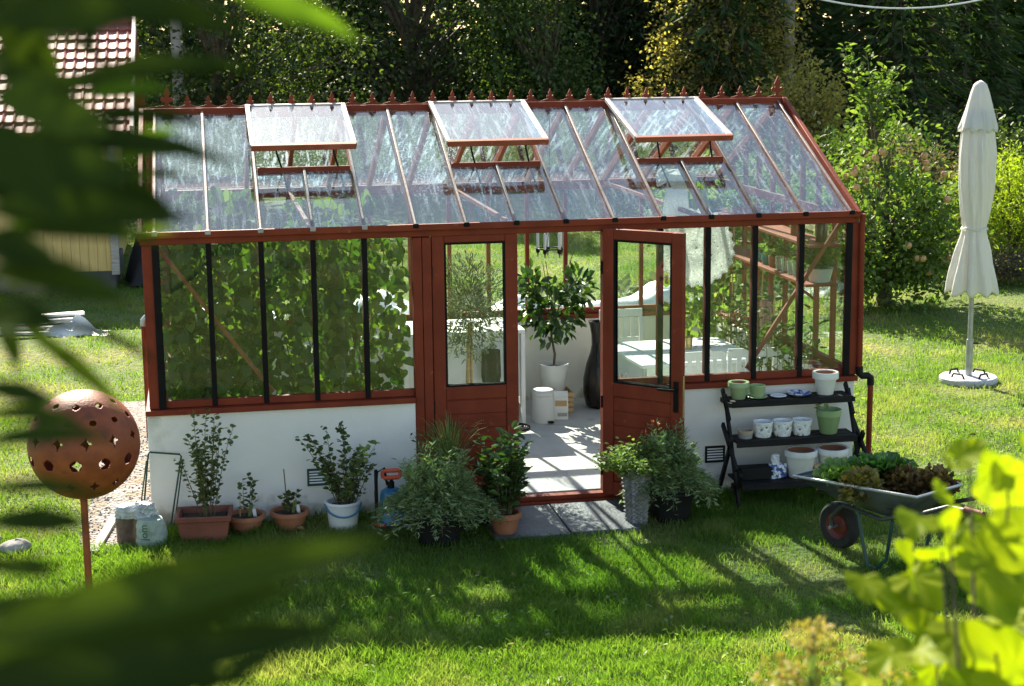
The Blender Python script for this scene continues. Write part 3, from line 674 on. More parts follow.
# white potting bench
t = thing('potting_bench', 'white potting bench with a pale top, seen behind the closed left door', 'bench', (2.12, 13.95, FZ))
MB().box((-.52, -.33, .80), (.52, .33, .83)).build('top', M['white_paint'], t, .004)
for x in (-.5, .5):
    for y in (-.31, .31): MB().box((x - .018, y - .018, 0), (x + .018, y + .018, .798)).build('leg', M['white_paint'], t, .003)
MB().box((.476, -.29, .18), (.486, .29, .797)).build('side_panel', M['white_plastic'], t); MB().box((-.48, -.30, .25), (.474, -.29, .797)).build('front_panel', M['white_plastic'], t)
hz = MB()
for k in range(3): hz.tube([(2.52 + (.09 + .018 * k) * math.cos(a / 24 * 2 * PI), 13.52 + (.09 + .018 * k) * math.sin(a / 24 * 2 * PI), FZ + .012) for a in range(25)], .010, 6)
o = hz.mesh('garden_hose'); o.transform(Matrix.Translation((-2.52, -13.5, -FZ))); tag(based('garden_hose', o, M['plastic_black'], (2.52, 13.5, FZ)), 'black coiled hose on the floor under the white bench', 'hose')
tag(based('planter_bag', MB().lathe([(.075, 0), (.085, .05), (.08, .26), (.078, .27), (.07, .27), (.001, .22)], 18).mesh('planter_bag'), M['plastic_black'], (2.33, 13.55, .47)), 'black tube of plastic hung on the front of the white bench', 'plant tube')
# olive standard
t = thing('olive_tree', 'small olive tree trained as a standard behind the closed left door', 'tree', (1.99, 12.55, FZ))
pot_mb(.17, .13, .34, .012).build('pot', M['glaze_white'], t); soil_mb(.15, .28).build('soil', M['soil'], t)
tr = MB(); tr.tube([(-.012, 0, .25), (-.02, .01, .6), (-.005, 0, .95), (0, 0, 1.1)], [.016, .014, .014, .012], 8); tr.tube([(.02, 0, .25), (.012, .0, .6), (.015, .01, .95), (.02, 0, 1.1)], [.013, .012, .011, .01], 8); tr.build('trunk', M['wood'], t)
P, d = ball(2300, (0, 0, 1.22), (.31, .28, .42), .1)
leaves('crown', P, d * .7 + RNG.normal(0, .5, d.shape) + (0, 0, .25), .058 * RNG.uniform(.6, 1.2, 2300), .013, 'lance', M['L_olive'], t)
# lemon tree on a slatted crate, bin, carton, vase
t = thing('lemon_tree', 'glossy leaved lemon tree in a white pot, seen through the open doorway', 'tree', (2.99, 14.12, FZ + .19))
pot_mb(.135, .10, .24, .0).build('pot', M['white_plastic'], t); soil_mb(.12, .20).build('soil', M['soil'], t)
tr = MB(); tr.tube([(0, 0, .18), (.01, 0, .32), (-.02, 0, .48), (0, 0, .62), (.02, 0, .85)], [.012, .011, .010, .009, .005], 8)
for a in range(9): tr.tube([(0, 0, .50 + .03 * a), (.12 * math.cos(a * 2.4), .12 * math.sin(a * 2.4), .60 + .05 * a), (.22 * math.cos(a * 2.4), .18 * math.sin(a * 2.4), .68 + .07 * a)], [.006, .004, .003], 5)
tr.build('trunk', M['bark'], t)
P, d = ball(260, (-.02, 0, .70), (.30, .24, .27), .15)
P2, d2 = ball(60, (-.20, -.02, .95), (.11, .10, .16), .1); P3, d3 = ball(70, (.22, -.02, .90), (.12, .10, .20), .1)
P = np.concatenate([P, P2, P3]); d = np.concatenate([d, d2 + (0, 0, .5), d3 + (0, 0, .5)])
leaves('crown', P, d * .8 + RNG.normal(0, .5, d.shape) + (0, 0, -.1), .115 * RNG.uniform(.6, 1.1, len(P)), .052, 'oval', M['L_lemon'], t)
t = thing('crate', 'small pale slatted wooden crate on the floor under the white lemon pot', 'crate', (3.00, 14.12, FZ))
for k in range(4):
    MB().box((-.14, -.13, .012 + .045 * k), (.14, -.12, .047 + .045 * k)).build('slat', M['wood'], t); MB().box((-.14, .12, .012 + .045 * k), (.14, .13, .047 + .045 * k)).build('slat', M['wood'], t)
    MB().box((.13, -.1195, .012 + .045 * k), (.14, .1195, .047 + .045 * k)).build('slat', M['wood'], t); MB().box((-.14, -.1195, .012 + .045 * k), (-.13, .1195, .047 + .045 * k)).build('slat', M['wood'], t)
for x in (-.12, .12):
    for y in (-.11, .11): MB().box((x - .009, y - .009, 0), (x + .009, y + .009, .187)).build('corner_post', M['wood'], t)
MB().box((-.129, -.1, .06), (.129, .1, .068)).build('base', M['wood'], t)
t = thing('pedal_bin', 'round white pedal bin on the grey floor just inside the doorway', 'bin', (2.81, 13.72, FZ))
MB().lathe([(.092, .0), (.096, .012), (.096, .235), (.093, .238)], 32).build('body', M['white_plastic'], t)
MB().lathe([(.098, .24), (.099, .268), (.085, .285), (.04, .292), (.001, .294)], 32).build('lid', M['white_plastic'], t)
MB().box((.02, -.135, .012), (.07, -.08, .022)).build('pedal', M['black'], t, .003)
t = thing('carton', 'white printed carton standing beside the pedal bin', 'carton', (2.985, 13.80, FZ), rad(-12))
MB().box((-.062, -.05, 0), (.062, .05, .20)).build('box', M['white_paint'], t, .002)
MB().add([(-.062, -.05, .2), (.062, -.05, .2), (.062, .05, .2), (-.062, .05, .2), (-.06, 0, .245), (.06, 0, .245)], [(0, 1, 5, 4), (2, 3, 4, 5), (1, 2, 5), (3, 0, 4), (3, 2, 1, 0)]).build('gable_top', M['white_paint'], t)
MB().box((-.05, -.053, .12), (.05, -.0506, .17)).build('print', M['wood'], t); MB().box((-.03, -.053, .03), (.052, -.0506, .06)).build('print', M['greywood'], t)
vp_ = [(.10, 0), (.125, .02), (.15, .14), (.148, .26), (.12, .40), (.085, .50), (.072, .57), (.075, .66), (.09, .74), (.10, .78), (.095, .785), (.07, .78), (.06, .6), (.001, .55)]
tag(based('floor_vase', MB().lathe(vp_, 32).mesh('floor_vase'), M['vase'], (3.42, 14.17, FZ), 0), 'tall dark waisted floor vase by the rear wall inside the doorway', 'vase')
# hanging candle holder
t = thing('hanging_candle_holder', 'white candles in dark holders hanging under the ridge above the doorway', 'candle holder', (2.74, 13.05, 1.60))
MB().tube([(0, 0, .25), (0, 0, 1.14)], .003, 6).build('wire', M['plastic_black'], t)
MB().tube([(.10 * math.cos(a / 20 * 2 * PI), .10 * math.sin(a / 20 * 2 * PI), .05) for a in range(21)], .005, 6).build('ring', M['plastic_black'], t)
for a in range(3):
    MB().tube([(.10 * math.cos(a * 2.1), .10 * math.sin(a * 2.1), .05), (0, 0, .25)], .002, 5).build('wire', M['plastic_black'], t)
for a in range(5):
    x, y = .10 * math.cos(a * 1.257 + .3), .10 * math.sin(a * 1.257 + .3)
    MB().lathe([(.003, -.04), (.006, -.01), (.016, .0), (.018, .03), (.015, .03), (.001, .02)], 12, (x, y, .02)).build('holder', M['plastic_black'], t)
    MB().lathe([(.011, .0), (.011, .13), (.006, .137), (.001, .14)], 12, (x, y, .045)).build('candle', M['white_paint'], t)
# dining table and chairs
t = thing('table', 'white painted table inside the right end of the greenhouse', 'table', (3.83, 13.0, FZ), rad(4))
MB().box((-.52, -.52, .685), (.50, .50, .715)).build('tabletop', M['white_paint'], t, .006)
mb = MB(); mb.box((-.46, -.46, .60), (.44, -.44, .684)); mb.box((-.46, .42, .60), (.44, .44, .684)); mb.box((.42, -.4395, .60), (.44, .4195, .684)); mb.build('apron', M['white_paint'], t)
MB().box((-.47, -.42, .52), (-.45, .40, .684)).build('drawer', M['white_paint'], t, .004)
for x in (-.45, .43):
    for y in (-.45, .43): MB().lathe([(.02, 0), (.028, .1), (.022, .3), (.035, .42), (.030, .45), (.038, .60)], 14, (x, y, 0)).build('leg', M['white_paint'], t)
mb = MB()
for yy in (-.25, 0, .22):
    for s in (-1, 1): mb.tube([(-.478, yy + s * (.01 + .05 * math.sin(a / 10 * PI)), .46 - .02 * a * .9 + .1) for a in range(11)], .008, 5)
mb.build('fretwork', M['white_paint'], t)
def chair(x, y, rz, label):
    t = thing('chair', label, 'chair', (x, y, FZ), rz, 'white wooden chairs round the greenhouse table')
    MB().box((-.20, -.20, .43), (.20, .20, .455)).build('seat', M['white_paint'], t, .005)
    for xx in (-.18, .18):
        MB().beam((xx, .185, 0), (xx, .185, .428), .032, .032, (0, 1, 0)).build('leg', M['white_paint'], t, .003)
        MB().beam((xx, -.185, 0), (xx, -.185, .428), .032, .032, (0, 1, 0)).build('leg', M['white_paint'], t, .003)
        MB().beam((xx, -.185, .4555), (xx, -.235, .86), .03, .03, (0, 1, 0)).build('back_post', M['white_paint'], t, .003)
    MB().beam((-.195, -.232, .835), (.195, -.232, .835), .022, .07).build('back_rail', M['white_paint'], t, .004)
    MB().beam((-.16, -.207, .60), (.16, -.207, .60), .02, .04).build('back_rail', M['white_paint'], t, .004)
    for k in range(4): MB().beam((-.105 + .07 * k, -.209, .622), (-.105 + .07 * k, -.228, .798), .034, .010, (0, 1, 0)).build('back_slat', M['white_paint'], t)
chair(3.72, 12.36, rad(6), 'white slat back chair on the near side of the table, left of its neighbour')
chair(4.18, 12.40, rad(-5), 'white slat back chair on the near side of the table, nearer the shelves')
chair(3.62, 14.0, rad(178), 'white chair between the table and the rear wall')
t = thing('newspaper', 'folded printed newspaper lying on the white table', 'newspaper', (4.05, 13.12, FZ + .715), rad(20))
MB().box((-.12, -.09, .0005), (.12, .09, .009)).build('sheet', M['paper'], t); MB().box((-.10, -.06, .0095), (.11, .085, .016), Matrix.Rotation(rad(7), 3, 'Z')).build('sheet', M['paper'], t)
tag(based('drinking_glass', MB().lathe([(.028, 0), (.034, .088), (.032, .10), (.026, .006), (.001, .006)], 20).mesh('drinking_glass'), M['brass'], (3.90, 13.03, FZ + .7155)), 'small amber tumbler on the white table beside the newspaper', 'glass')
# lace cloth, dress
mb = MB()
def lc(u, v):
    a = u * 2 * PI; r = .005 + v * (.31 + (.012 * math.sin(a * 26) if v > .9 else 0))
    return (r * math.cos(a), .03 * math.sin(3 * a) * v + .02 * math.sin(v * 9), r * math.sin(a))
mb.grid(lc, 156, 24, True); lace = based('lace_cloth', mb.mesh('lace_cloth'), None, (3.86, 12.70, 1.66))
m, nt, out = newmat('crochet_lace'); L_ = nt.links.new
tc = N(nt, 'ShaderNodeTexCoord'); vo = N(nt, 'ShaderNodeTexVoronoi'); vo.inputs['Scale'].default_value = 52; L_(tc.outputs['Object'], vo.inputs[0])
f = ramp(nt, vo.outputs['Distance'], [(.25, (1, 1, 1)), (.31, (0, 0, 0))])
d_ = N(nt, 'ShaderNodeBsdfDiffuse'); d_.inputs[0].default_value = (.78, .78, .75, 1); tl = N(nt, 'ShaderNodeBsdfTranslucent'); tl.inputs[0].default_value = (.78, .78, .75, 1)
m1 = N(nt, 'ShaderNodeMixShader'); m1.inputs[0].default_value = .5; L_(d_.outputs[0], m1.inputs[1]); L_(tl.outputs[0], m1.inputs[2])
tp = N(nt, 'ShaderNodeBsdfTransparent'); m2 = N(nt, 'ShaderNodeMixShader'); iv = N(nt, 'ShaderNodeInvert'); L_(f, iv.inputs[1])
L_(f, m2.inputs[0]); L_(tp.outputs[0], m2.inputs[2]); L_(m1.outputs[0], m2.inputs[1]); L_(m2.outputs[0], out.inputs[0])
lace.data.materials.clear(); lace.data.materials.append(m)
md = lace.modifiers.new('t', 'SOLIDIFY'); md.thickness = .003
tag(lace, 'round white crocheted lace cloth hanging inside the glass above the table', 'lace cloth')
cord = MB().tube([(0, 0, 0), (0, .02, .16)], .002, 5); 
clothm, nt, out = newmat('white_cotton'); L_ = nt.links.new
d_ = N(nt, 'ShaderNodeBsdfDiffuse'); d_.inputs[0].default_value = (.86, .85, .82, 1); tl = N(nt, 'ShaderNodeBsdfTranslucent'); tl.inputs[0].default_value = (.86, .85, .81, 1)
m1 = N(nt, 'ShaderNodeMixShader'); m1.inputs[0].default_value = .45; L_(d_.outputs[0], m1.inputs[1]); L_(tl.outputs[0], m1.inputs[2]); nz = N(nt, 'ShaderNodeTexNoise'); nz.inputs['Scale'].default_value = 9; nz.inputs['Detail'].default_value = 5; nz.inputs['Distortion'].default_value = .8; tc = N(nt, 'ShaderNodeTexCoord'); mp = N(nt, 'ShaderNodeMapping'); mp.inputs['Scale'].default_value = (1, 1, .3); L_(tc.outputs['Object'], mp.inputs[0]); L_(mp.outputs[0], nz.inputs[0])
bp = N(nt, 'ShaderNodeBump'); bp.inputs['Strength'].default_value = .8; bp.inputs['Distance'].default_value = .04; L_(nz.outputs[0], bp.inputs['Height']); L_(bp.outputs[0], d_.inputs['Normal']); L_(bp.outputs[0], tl.inputs['Normal'])
L_(m1.outputs[0], out.inputs[0])
t = thing('dress', 'small white cotton dress with frilled sleeves hanging under the roof glass', 'dress', (3.55, 12.22, 1.97))
prof = [(.0, .105), (.2, .10), (.45, .09), (.7, .075), (.86, .07), (.93, .10), (1, .085)]
def df(u, v):
    a = u * 2 * PI; w = np.interp(v, [p[0] for p in prof], [p[1] for p in prof]); fl = 1 + .05 * math.sin(9 * a) * (1 - v)
    return (w * math.cos(a) * fl, .32 * w * math.sin(a) * fl, .36 * v)
MB().grid(df, 60, 16, True).build('body', clothm, t)
for s in (-1, 1):
    MB().grid(lambda u, v, s=s: (s * (.075 + .075 * v), .045 * (1 - .2 * v) * math.sin(u * 2 * PI) * (1 + .2 * math.sin(u * 50) * v), .31 - .03 * v + .045 * math.cos(u * 2 * PI) * (1 + .15 * math.sin(u * 50) * v)), 40, 6, True).build('sleeve', clothm, t)
MB().tube([(-.09, 0, .345), (0, 0, .39), (.09, 0, .345)], .005, 6).build('hanger', M['wood'], t); MB().tube([(0, 0, .39), (0, 0, .40), (.0, .02, .42)], .003, 6).build('hook', M['grey_metal'], t)
t = None
# shelves: bottles, planter, glasses, vases
def bottle(x, y, z, h, r, mat, label, cat='bottle'):
    o = based('bottle', MB().lathe([(r, 0), (r, h * .58), (r * .85, h * .66), (r * .35, h * .78), (r * .33, h * .97), (r * .40, h), (r * .25, h), (.001, h * .9)], 20).mesh('bottle'), M[mat], (x, y, z)); tag(o, label, cat)
bottle(4.54, 11.75, 1.8025, .25, .045, 'amber', 'dark brown bottle at the near end of the upper shelf')
tag(based('tin', MB().lathe([(.055, 0), (.055, .16), (.05, .163), (.05, .155), (.001, .155)], 24).mesh('tin'), M['rust'], (4.52, 12.2, 1.8025)), 'dark red tin on the upper shelf behind the brown bottle', 'tin')
for k, y in enumerate((12.02, 12.14, 12.27, 12.40)):
    tag(based('drinking_glass', MB().lathe([(.028, 0), (.036, .11), (.034, .11), (.026, .006), (.001, .006)], 18).mesh('drinking_glass'), M['glassware'], (4.45, y, 1.5025)), 'clear tumbler in the row of glasses on the lower shelf', 'glass', 'row of glasses on the lower shelf')
for y, h, lab in ((12.75, .14, 'teal glass vase on the lower shelf beside the row of glasses'), (12.98, .10, 'short teal jar on the lower shelf furthest along from the glasses')):
    tag(based('teal_vase', MB().lathe([(.03, 0), (.04, h * .4), (.025, h * .75), (.032, h), (.028, h), (.001, h * .5)], 20).mesh('teal_vase'), M['teal'], (4.46, y, 1.5025)), lab, 'vase')
tag(based('pink_vase', MB().lathe([(.05, 0), (.052, .2), (.045, .23), (.04, .23), (.001, .15)], 22).mesh('pink_vase'), M['pink'], (4.64, 13.25, .892)), 'pink cylinder vase on the sill of the right gable', 'vase')
t = thing('planter', 'white window planter of red and green leaves on the lower shelf', 'planter', (4.53, 11.74, 1.5025))
MB().lathe([(.075, 0), (.10, .10), (.105, .105), (.09, .105), (.08, .08), (.001, .08)], 28).build('pot', M['white_plastic'], t)
sprigs(t, (0, 0, .08), 30, .22, .18, .06, .7, 'oval', 11, M['L_light'], M['twig'], .002)
for (x, y, z, lab) in ((4.47, 12.58, 1.5025, 'trailing pot plant on the lower shelf in front of the teal vase'), (4.46, 13.5, 1.8025, 'leafy pot plant at the far end of the upper shelf')):
    t = thing('potted_plant', lab, 'plant', (x, y, z)); pot_mb(.05, .04, .09).build('pot', M['terra'], t)
    sprigs(t, (0, 0, .07), 16, .20, .17, .05, .8, 'oval', 10, M['L_light'], M['twig'], .002, droop=.6)
# tomato plants and a vine along the right wall
for k, (x, y, h, lab) in enumerate(((4.40, 11.85, .80, 'tomato plant in the corner nearest the downpipe'), (4.36, 12.3, .78, 'tomato plant second from the front of the right wall'), (4.45, 12.85, .9, 'tomato plant by the pink vase'), (4.48, 13.7, 1.2, 'tomato plant in the middle of the right wall'))):
    t = thing('tomato_plant', lab, 'plant', (x, y, FZ + .0), 0, 'tomato plants along the right wall')
    pot_mb(.13, .10, .24).build('pot', M['plastic_black'], t); soil_mb(.11, .2).build('soil', M['soil'], t)
    sprigs(t, (0, 0, .2), 8, h + .25, .26, .075, .55, 'lobe', 22, M['L_mid'], M['twig'], .004, t0=.2, jit=.05)
    MB().tube([(0, .02, .1), (.02, .0, h + .5)], .006, 6).build('cane', M['wood'], t)
t = thing('grape_vine', 'bright leaved grape vine hanging in the rear right corner', 'vine', (4.42, 14.2, FZ))
pot_mb(.14, .11, .26).build('pot', M['terra'], t)
mb = MB(); mb.tube([(0, 0, .2), (.05, 0, .8), (-.03, .02, 1.4), (.1, 0, 1.9), (-.3, -.1, 2.1)], [.014, .012, .010, .008, .005], 7); mb.build('stem', M['bark'], t)
P, D = clumps([(random.uniform(-.30, .20), random.uniform(-.2, .15), random.uniform(.72, 1.85)) for _ in range(34)], 13, .10)
n = len(P); leaves('foliage', P, np.stack([RNG.normal(0, .5, n), RNG.normal(-.2, .5, n), RNG.normal(-.7, .3, n)], 1), .092 * RNG.uniform(.5, 1.1, n), .088, 'ninebark', M['L_light'], t, np.stack([RNG.normal(0, .5, n), RNG.normal(-.7, .4, n), RNG.normal(.4, .4, n)], 1))

# ---------------------------------------------------------------- along the front wall
# rectangular terracotta planter with a bushy plant
t = thing('potted_plant', 'bushy small leaved plant in a rectangular brown terracotta planter', 'plant', (-.08, 11.06, 0), rad(-4))
mb = MB(); a0, b0, a1, b1, h = .15, .11, .185, .145, .20
def rect(a, b, z): return [(-a, -b, z), (a, -b, z), (a, b, z), (-a, b, z)]
V = rect(a0, b0, 0) + rect(a1 - .012, b1 - .012, h - .035) + rect(a1, b1, h - .035) + rect(a1 + .004, b1 + .004, h) + rect(a1 - .022, b1 - .022, h) + rect(a1 - .04, b1 - .04, h * .7)
F = [(3, 2, 1, 0)] + [(4 * k + i, 4 * k + (i + 1) % 4, 4 * k + 4 + (i + 1) % 4, 4 * k + 4 + i) for k in range(5) for i in range(4)] + [(20, 21, 22, 23)]
mb.add(V, F); mb.build('pot', M['terra_red'], t, .004); MB().box((-.147, -.107, .13), (.147, .107, .165)).build('soil', M['soil'], t, .01)
sprigs(t, (.02, 0, .15), 15, .74, .20, .040, .75, 'oval', 44, M['L_box'], M['twig'], .004, lean=(.0, 0), hv=.5)
# two round terracotta bowls
for k, (x, y, lab) in enumerate(((.20, 11.19, 'seedling on a cane in a round terracotta bowl beside the rectangular planter'), (.50, 11.22, 'spindly plant with plastic labels in the round terracotta bowl nearest the bucket'))):
    t = thing('potted_plant', lab, 'plant', (x, y, 0), 0, 'plants in terracotta bowls by the wall')
    pot_mb(.125, .095, .13, .012, .032).build('bowl', M['terra'], t); soil_mb(.112, .105).build('soil', M['soil'], t)
    sprigs(t, (-.01, 0, .1), 3 if k == 0 else 4, .30 if k == 0 else .20, .045, .042, .75, 'oval', 20, M['L_box'], M['twig'], .003)
    if k == 0: MB().tube([(-.04, 0, .08), (-.035, 0, .27)], .003, 6).build('cane', M['wood'], t)
    else: MB().tube([(-.01, 0, .08), (-.03, .01, .42)], .004, 6).build('cane', M['twig'], t)
    for q in range(2):
        MB().box((.03 + .03 * q - .012, -.02, .09), (.03 + .03 * q + .012, -.018, .20 - .03 * q), Matrix.Rotation(rad(12 - 20 * q), 3, 'Y')).build('plant_label', M['paper'] if q else M['L_light'], t)
# white bucket with a tall shrub
t = thing('bucket_plant', 'lanky shrub growing in a white plastic bucket with a dark handle', 'plant', (.86, 11.10, 0))
pot_mb(.118, .095, .21, .006, .02).build('bucket', M['white_plastic'], t); soil_mb(.106, .17).build('soil', M['soil'], t)
MB().tube([(.125 * math.cos(PI + PI * k / 14), .125 * math.sin(PI + PI * k / 14), .19 - .07 * math.sin(PI * k / 14)) for k in range(15)], .006, 6).build('handle', M['blue'], t)
sprigs(t, (.02, 0, .15), 14, .40, .19, .040, .8, 'oval', 30, M['L_box'], M['twig'], .004, hv=.4)
sprigs(t, (.0, 0, .15), 3, .62, .05, .044, .85, 'oval', 34, M['L_mid'], M['twig'], .004, lean=(-.04, 0), hv=.1)
sprigs(t, (-.02, 0, .15), 3, .56, .05, .044, .85, 'oval', 36, M['L_mid'], M['twig'], .004, lean=(-.26, -.04), hv=.12)
sprigs(t, (.03, 0, .15), 3, .45, .05, .046, .8, 'oval', 34, M['L_light'], M['twig'], .003, lean=(.17, -.02), hv=.1)
# pressure sprayer
t = thing('pressure_sprayer', 'blue garden pressure sprayer with an orange handle against the wall', 'sprayer', (1.20, 11.10, 0))
MB().lathe([(.080, 0), (.086, .01), (.086, .045), (.083, .05), (.083, .22), (.075, .255), (.045, .275), (.03, .28), (.001, .28)], 28).build('tank', M['blue'], t)
mb = MB(); mb.tube([(-.005, 0, .28), (-.005, 0, .32)], .025, 12); mb.tube([(0, 0, .32), (0, 0, .35)], .012, 10); mb.build('pump', M['plastic_black'], t)
mb = MB(); mb.tube([(-.055, 0, .35), (.055, 0, .35)], .016, 10); mb.tube([(-.055, 0, .40), (.055, 0, .40)], .016, 10); mb.tube([(-.055, 0, .35), (-.062, 0, .375), (-.055, 0, .40)], .014, 8); mb.tube([(.055, 0, .35), (.062, 0, .375), (.055, 0, .40)], .014, 8); mb.build('handle', M['orange'], t)
MB().tube([(-.03, 0, .30), (-.05, 0, .42), (-.10, -.02, .40), (-.115, -.02, .25), (-.11, -.02, .06)], .009, 8).build('hose', M['plastic_black'], t)
mb = MB(); mb.tube([(-.11, -.03, .05), (-.11, -.03, .42)], .012, 8); mb.build('grip', M['plastic_black'], t); MB().tube([(-.13, -.04, .03), (-.06, -.09, .035)], .014, 8).build('trigger', M['orange'], t)
mb = MB(); mb.tube([(-.05, -.095, .035), (.0, -.11, .07), (.14, -.16, .12), (.2, -.17, .12)], .006, 6); mb.tube([(-.02, -.13, .015), (.16, -.16, .06)], .006, 6); mb.build('lance', M['grey_metal'], t)
# green steel frame left of the wall, propped bags
t = thing('tubular_frame', 'thin green tubular steel frame leaning at the left corner', 'frame', (-.42, 11.37, 0), 0)
mb = MB(); mb.tube([(-.09, -.03, 0), (-.022, 0, .54), (-.012, .005, .555), (.19, .0, .53), (.20, 0, .515), (.10, -.07, 0)], .0065, 8); mb.build('bar', M['green_metal'], t)
MB().tube([(-.12, -.02, 0), (-.035, .0, .5)], .005, 6).build('strut', M['green_metal'], t); MB().tube([(.125, -.06, 0), (.208, .0, .48)], .005, 6).build('strut', M['green_metal'], t)
def sack(name, loc, rx, ry, h, mat, label, cat, lump=.12, n=40):
    ph = [random.uniform(0, 6) for _ in range(6)]
    def fn(u, v):
        a = u * 2 * PI; r = (1 - abs(2 * v - .85) ** 4 * .18); r *= 1 if v < .93 else max(.02, (1 - v) / .07)
        w = 1 + lump * (.5 * math.sin(2 * a + ph[0] + 3 * v) + .35 * math.sin(5 * a + ph[1] + 9 * v) + .22 * math.sin(11 * a + ph[2] - 17 * v) + .2 * math.sin(23 * v + ph[3] + 2 * a))
        if v < .001: r = .01
        elif v < .06: r *= .9
        return (rx * r * w * math.cos(a), ry * r * w * math.sin(a), h * max(0, (v - .03)) / .97)
    return fn
t = thing('compost_sack', 'pale green and white compost sack gathered at its neck, on the grass edge', 'sack', (-.43, 10.96, 0))
MB().grid(sack('', 0, .098, .085, .225, 0, 0, 0, .085), 44, 26, True).build('bag', M['bag'], t)
MB().grid(sack('', 0, .062, .055, .12, 0, 0, 0, .42), 60, 30, True).build('crumpled_neck', M['bag_clear'], t).location = (-.035, .03, .195)
fc = bpy.data.curves.new('lettering', 'FONT'); fc.body = 'jom'; fc.size = .072; fc.extrude = .001; fc.align_x = 'CENTER'; fc.align_y = 'CENTER'
fo = bpy.data.objects.new('lettering_curve', fc); COL.objects.link(fo); dg = bpy.context.evaluated_depsgraph_get(); me = bpy.data.meshes.new_from_object(fo.evaluated_get(dg)); bpy.data.objects.remove(fo)
me.name = 'lettering'
for v in me.vertices:   # wrap round the sack, reading upwards
    x, y, z = v.co; a = -PI / 2 + (-.045 - y) / .11 ; rr = (.113 + z)
    v.co = (rr * math.cos(a), rr * .0865 / .098 * math.sin(a) - .004, .135 + x)
link('lettering', me, M['print'], t)
t = thing('plastic_sack', 'brown sack in clear wrap slumped behind the pale compost sack', 'sack', (-.59, 11.10, 0), rad(15))
MB().grid(sack('', 0, .075, .065, .25, 0, 0, 0, .08), 40, 24, True).build('bag', M['bag_brown'], t)
MB().grid(sack('', 0, .080, .07, .10, 0, 0, 0, .15), 40, 18, True).build('clear_wrap', M['bag_clear'], t).location = (0, 0, .18)
t = None
tag(based('plank', MB().box((-.03, -.42, 0), (.03, .42, .022), Matrix.Rotation(rad(-7), 3, 'Z')).mesh('plank'), M['greywood'], (-.755, 11.28, .014)), 'pale weathered plank lying on the gravel by the rusty globe', 'plank')
# big bushes by the doors
def herb_tub(x, y, r, label, n, h, mats, potm='plastic_black', sc=1):
    t = thing('potted_shrub', label, 'shrub', (x, y, 0))
    pot_mb(r, r * .8, .23, .01).build('pot', M[potm], t); soil_mb(r * .92, .18).build('soil', M['soil'], t)
    sprigs(t, (0, 0, .20), n, h, .44 * sc, .050, .24, 'needle', 54, M[mats[0]], M['twig'], .003, start=r * .8, t0=.10, jit=.013, droop=1.15, ang=.66, hv=.5)
    sprigs(t, (0, 0, .20), n // 3, h * 1.1, .20 * sc, .050, .24, 'needle', 54, M[mats[0]], M['twig'], .003, start=r * .8, t0=.10, jit=.013, droop=.3, ang=.66, hv=.6, names=('upright_stem', 'upright_foliage'))
    return t
t = herb_tub(1.46, 10.66, .17, 'wide grey green herb bush spilling over a black tub left of the doors', 230, .50, ['L_rosem'], sc=.78)
t = thing('sedge', 'tuft of arching pale grass blades behind the wide herb bush', 'grass plant', (1.60, 11.02, 0))
pot_mb(.14, .11, .36).build('pot', M['plastic_black'], t)
mb = MB(); P = []; D = []
n = 170
sprigs(t, (0, 0, .33), 24, .42, .30, .05, .35, 'lance', 10, M['L_box'], M['twig'], .003)
gp, gd, gl_ = [], [], []
for i in range(110):
    a = random.uniform(0, 2 * PI); sp = random.uniform(.06, .32); hh = random.uniform(.30, .62); w = .0055
    pts = [Vector((math.cos(a) * sp * q, math.sin(a) * sp * q, .33 + hh * (q * 1.5 - .62 * q * q * (1 + sp)))) for q in (0, .25, .5, .75, 1)]
    s = Vector((-math.sin(a), math.cos(a), 0)) * w
    k = len(mb.v); mb.v += [tuple(p + s * (1 - .22 * j)) for j, p in enumerate(pts)] + [tuple(p - s * (1 - .22 * j)) for j, p in enumerate(pts)]
    mb.f += [(k + j, k + j + 1, k + 6 + j, k + 5 + j) for j in range(4)]
mb.build('blades', M['L_light'], t)
t = thing('potted_plant', 'dark leaved bushy plant in a round terracotta pot beside the paving', 'plant', (1.93, 10.74, 0))
pot_mb(.105, .075, .165, .010, .04).build('pot', M['terra'], t); MB().lathe([(.10, 0), (.115, .018), (.108, .018), (.001, .006)], 28).build('saucer', M['terra'], t); soil_mb(.09, .12).build('soil', M['soil'], t)
sprigs(t, (0, 0, .12), 34, .66, .19, .080, .48, 'oval', 20, M['L_fuch'], M['twig'], .003, t0=.15, jit=.02, droop=.15, ang=.8, hv=.5)
tag(based('empty_pot', pot_mb(.12, .09, .22, .01).mesh('empty_pot'), M['plastic_black'], (1.80, 11.02, 0)), 'empty black plastic pot between the herb bush and the terracotta pot', 'pot')
t = herb_tub(3.13, 10.84, .16, 'grey green herb bush in a black tub below the open door', 190, .52, ['L_rosem'], sc=.58)
t = thing('woven_planter', 'tall grey woven planter with pale leaves and red blooms by the open door', 'planter', (2.86, 10.78, 0), rad(14))
h = .40; mb = MB(); nr = 26
def wv(u, v):
    a = u * 4; s = int(a) % 4; q = a - int(a); hs = .052 + .024 * v
    c = [(-1, -1), (1, -1), (1, 1), (-1, 1)]; p, q2 = c[s], c[(s + 1) % 4]
    bul = .007 * math.sin(v * 2 * PI * 14 + (3.14 if int(u * 24) % 2 else 0))
    x = (p[0] * (1 - q) + q2[0] * q) * (hs + bul); y = (p[1] * (1 - q) + q2[1] * q) * (hs + bul)
    return (x, y, h * v)
mb.grid(wv, 80, 121, True); mb.build('pot', M['grey_braid'], t); MB().box((-.062, -.062, h * .80), (.062, .062, h * .86)).build('soil', M['soil'], t)
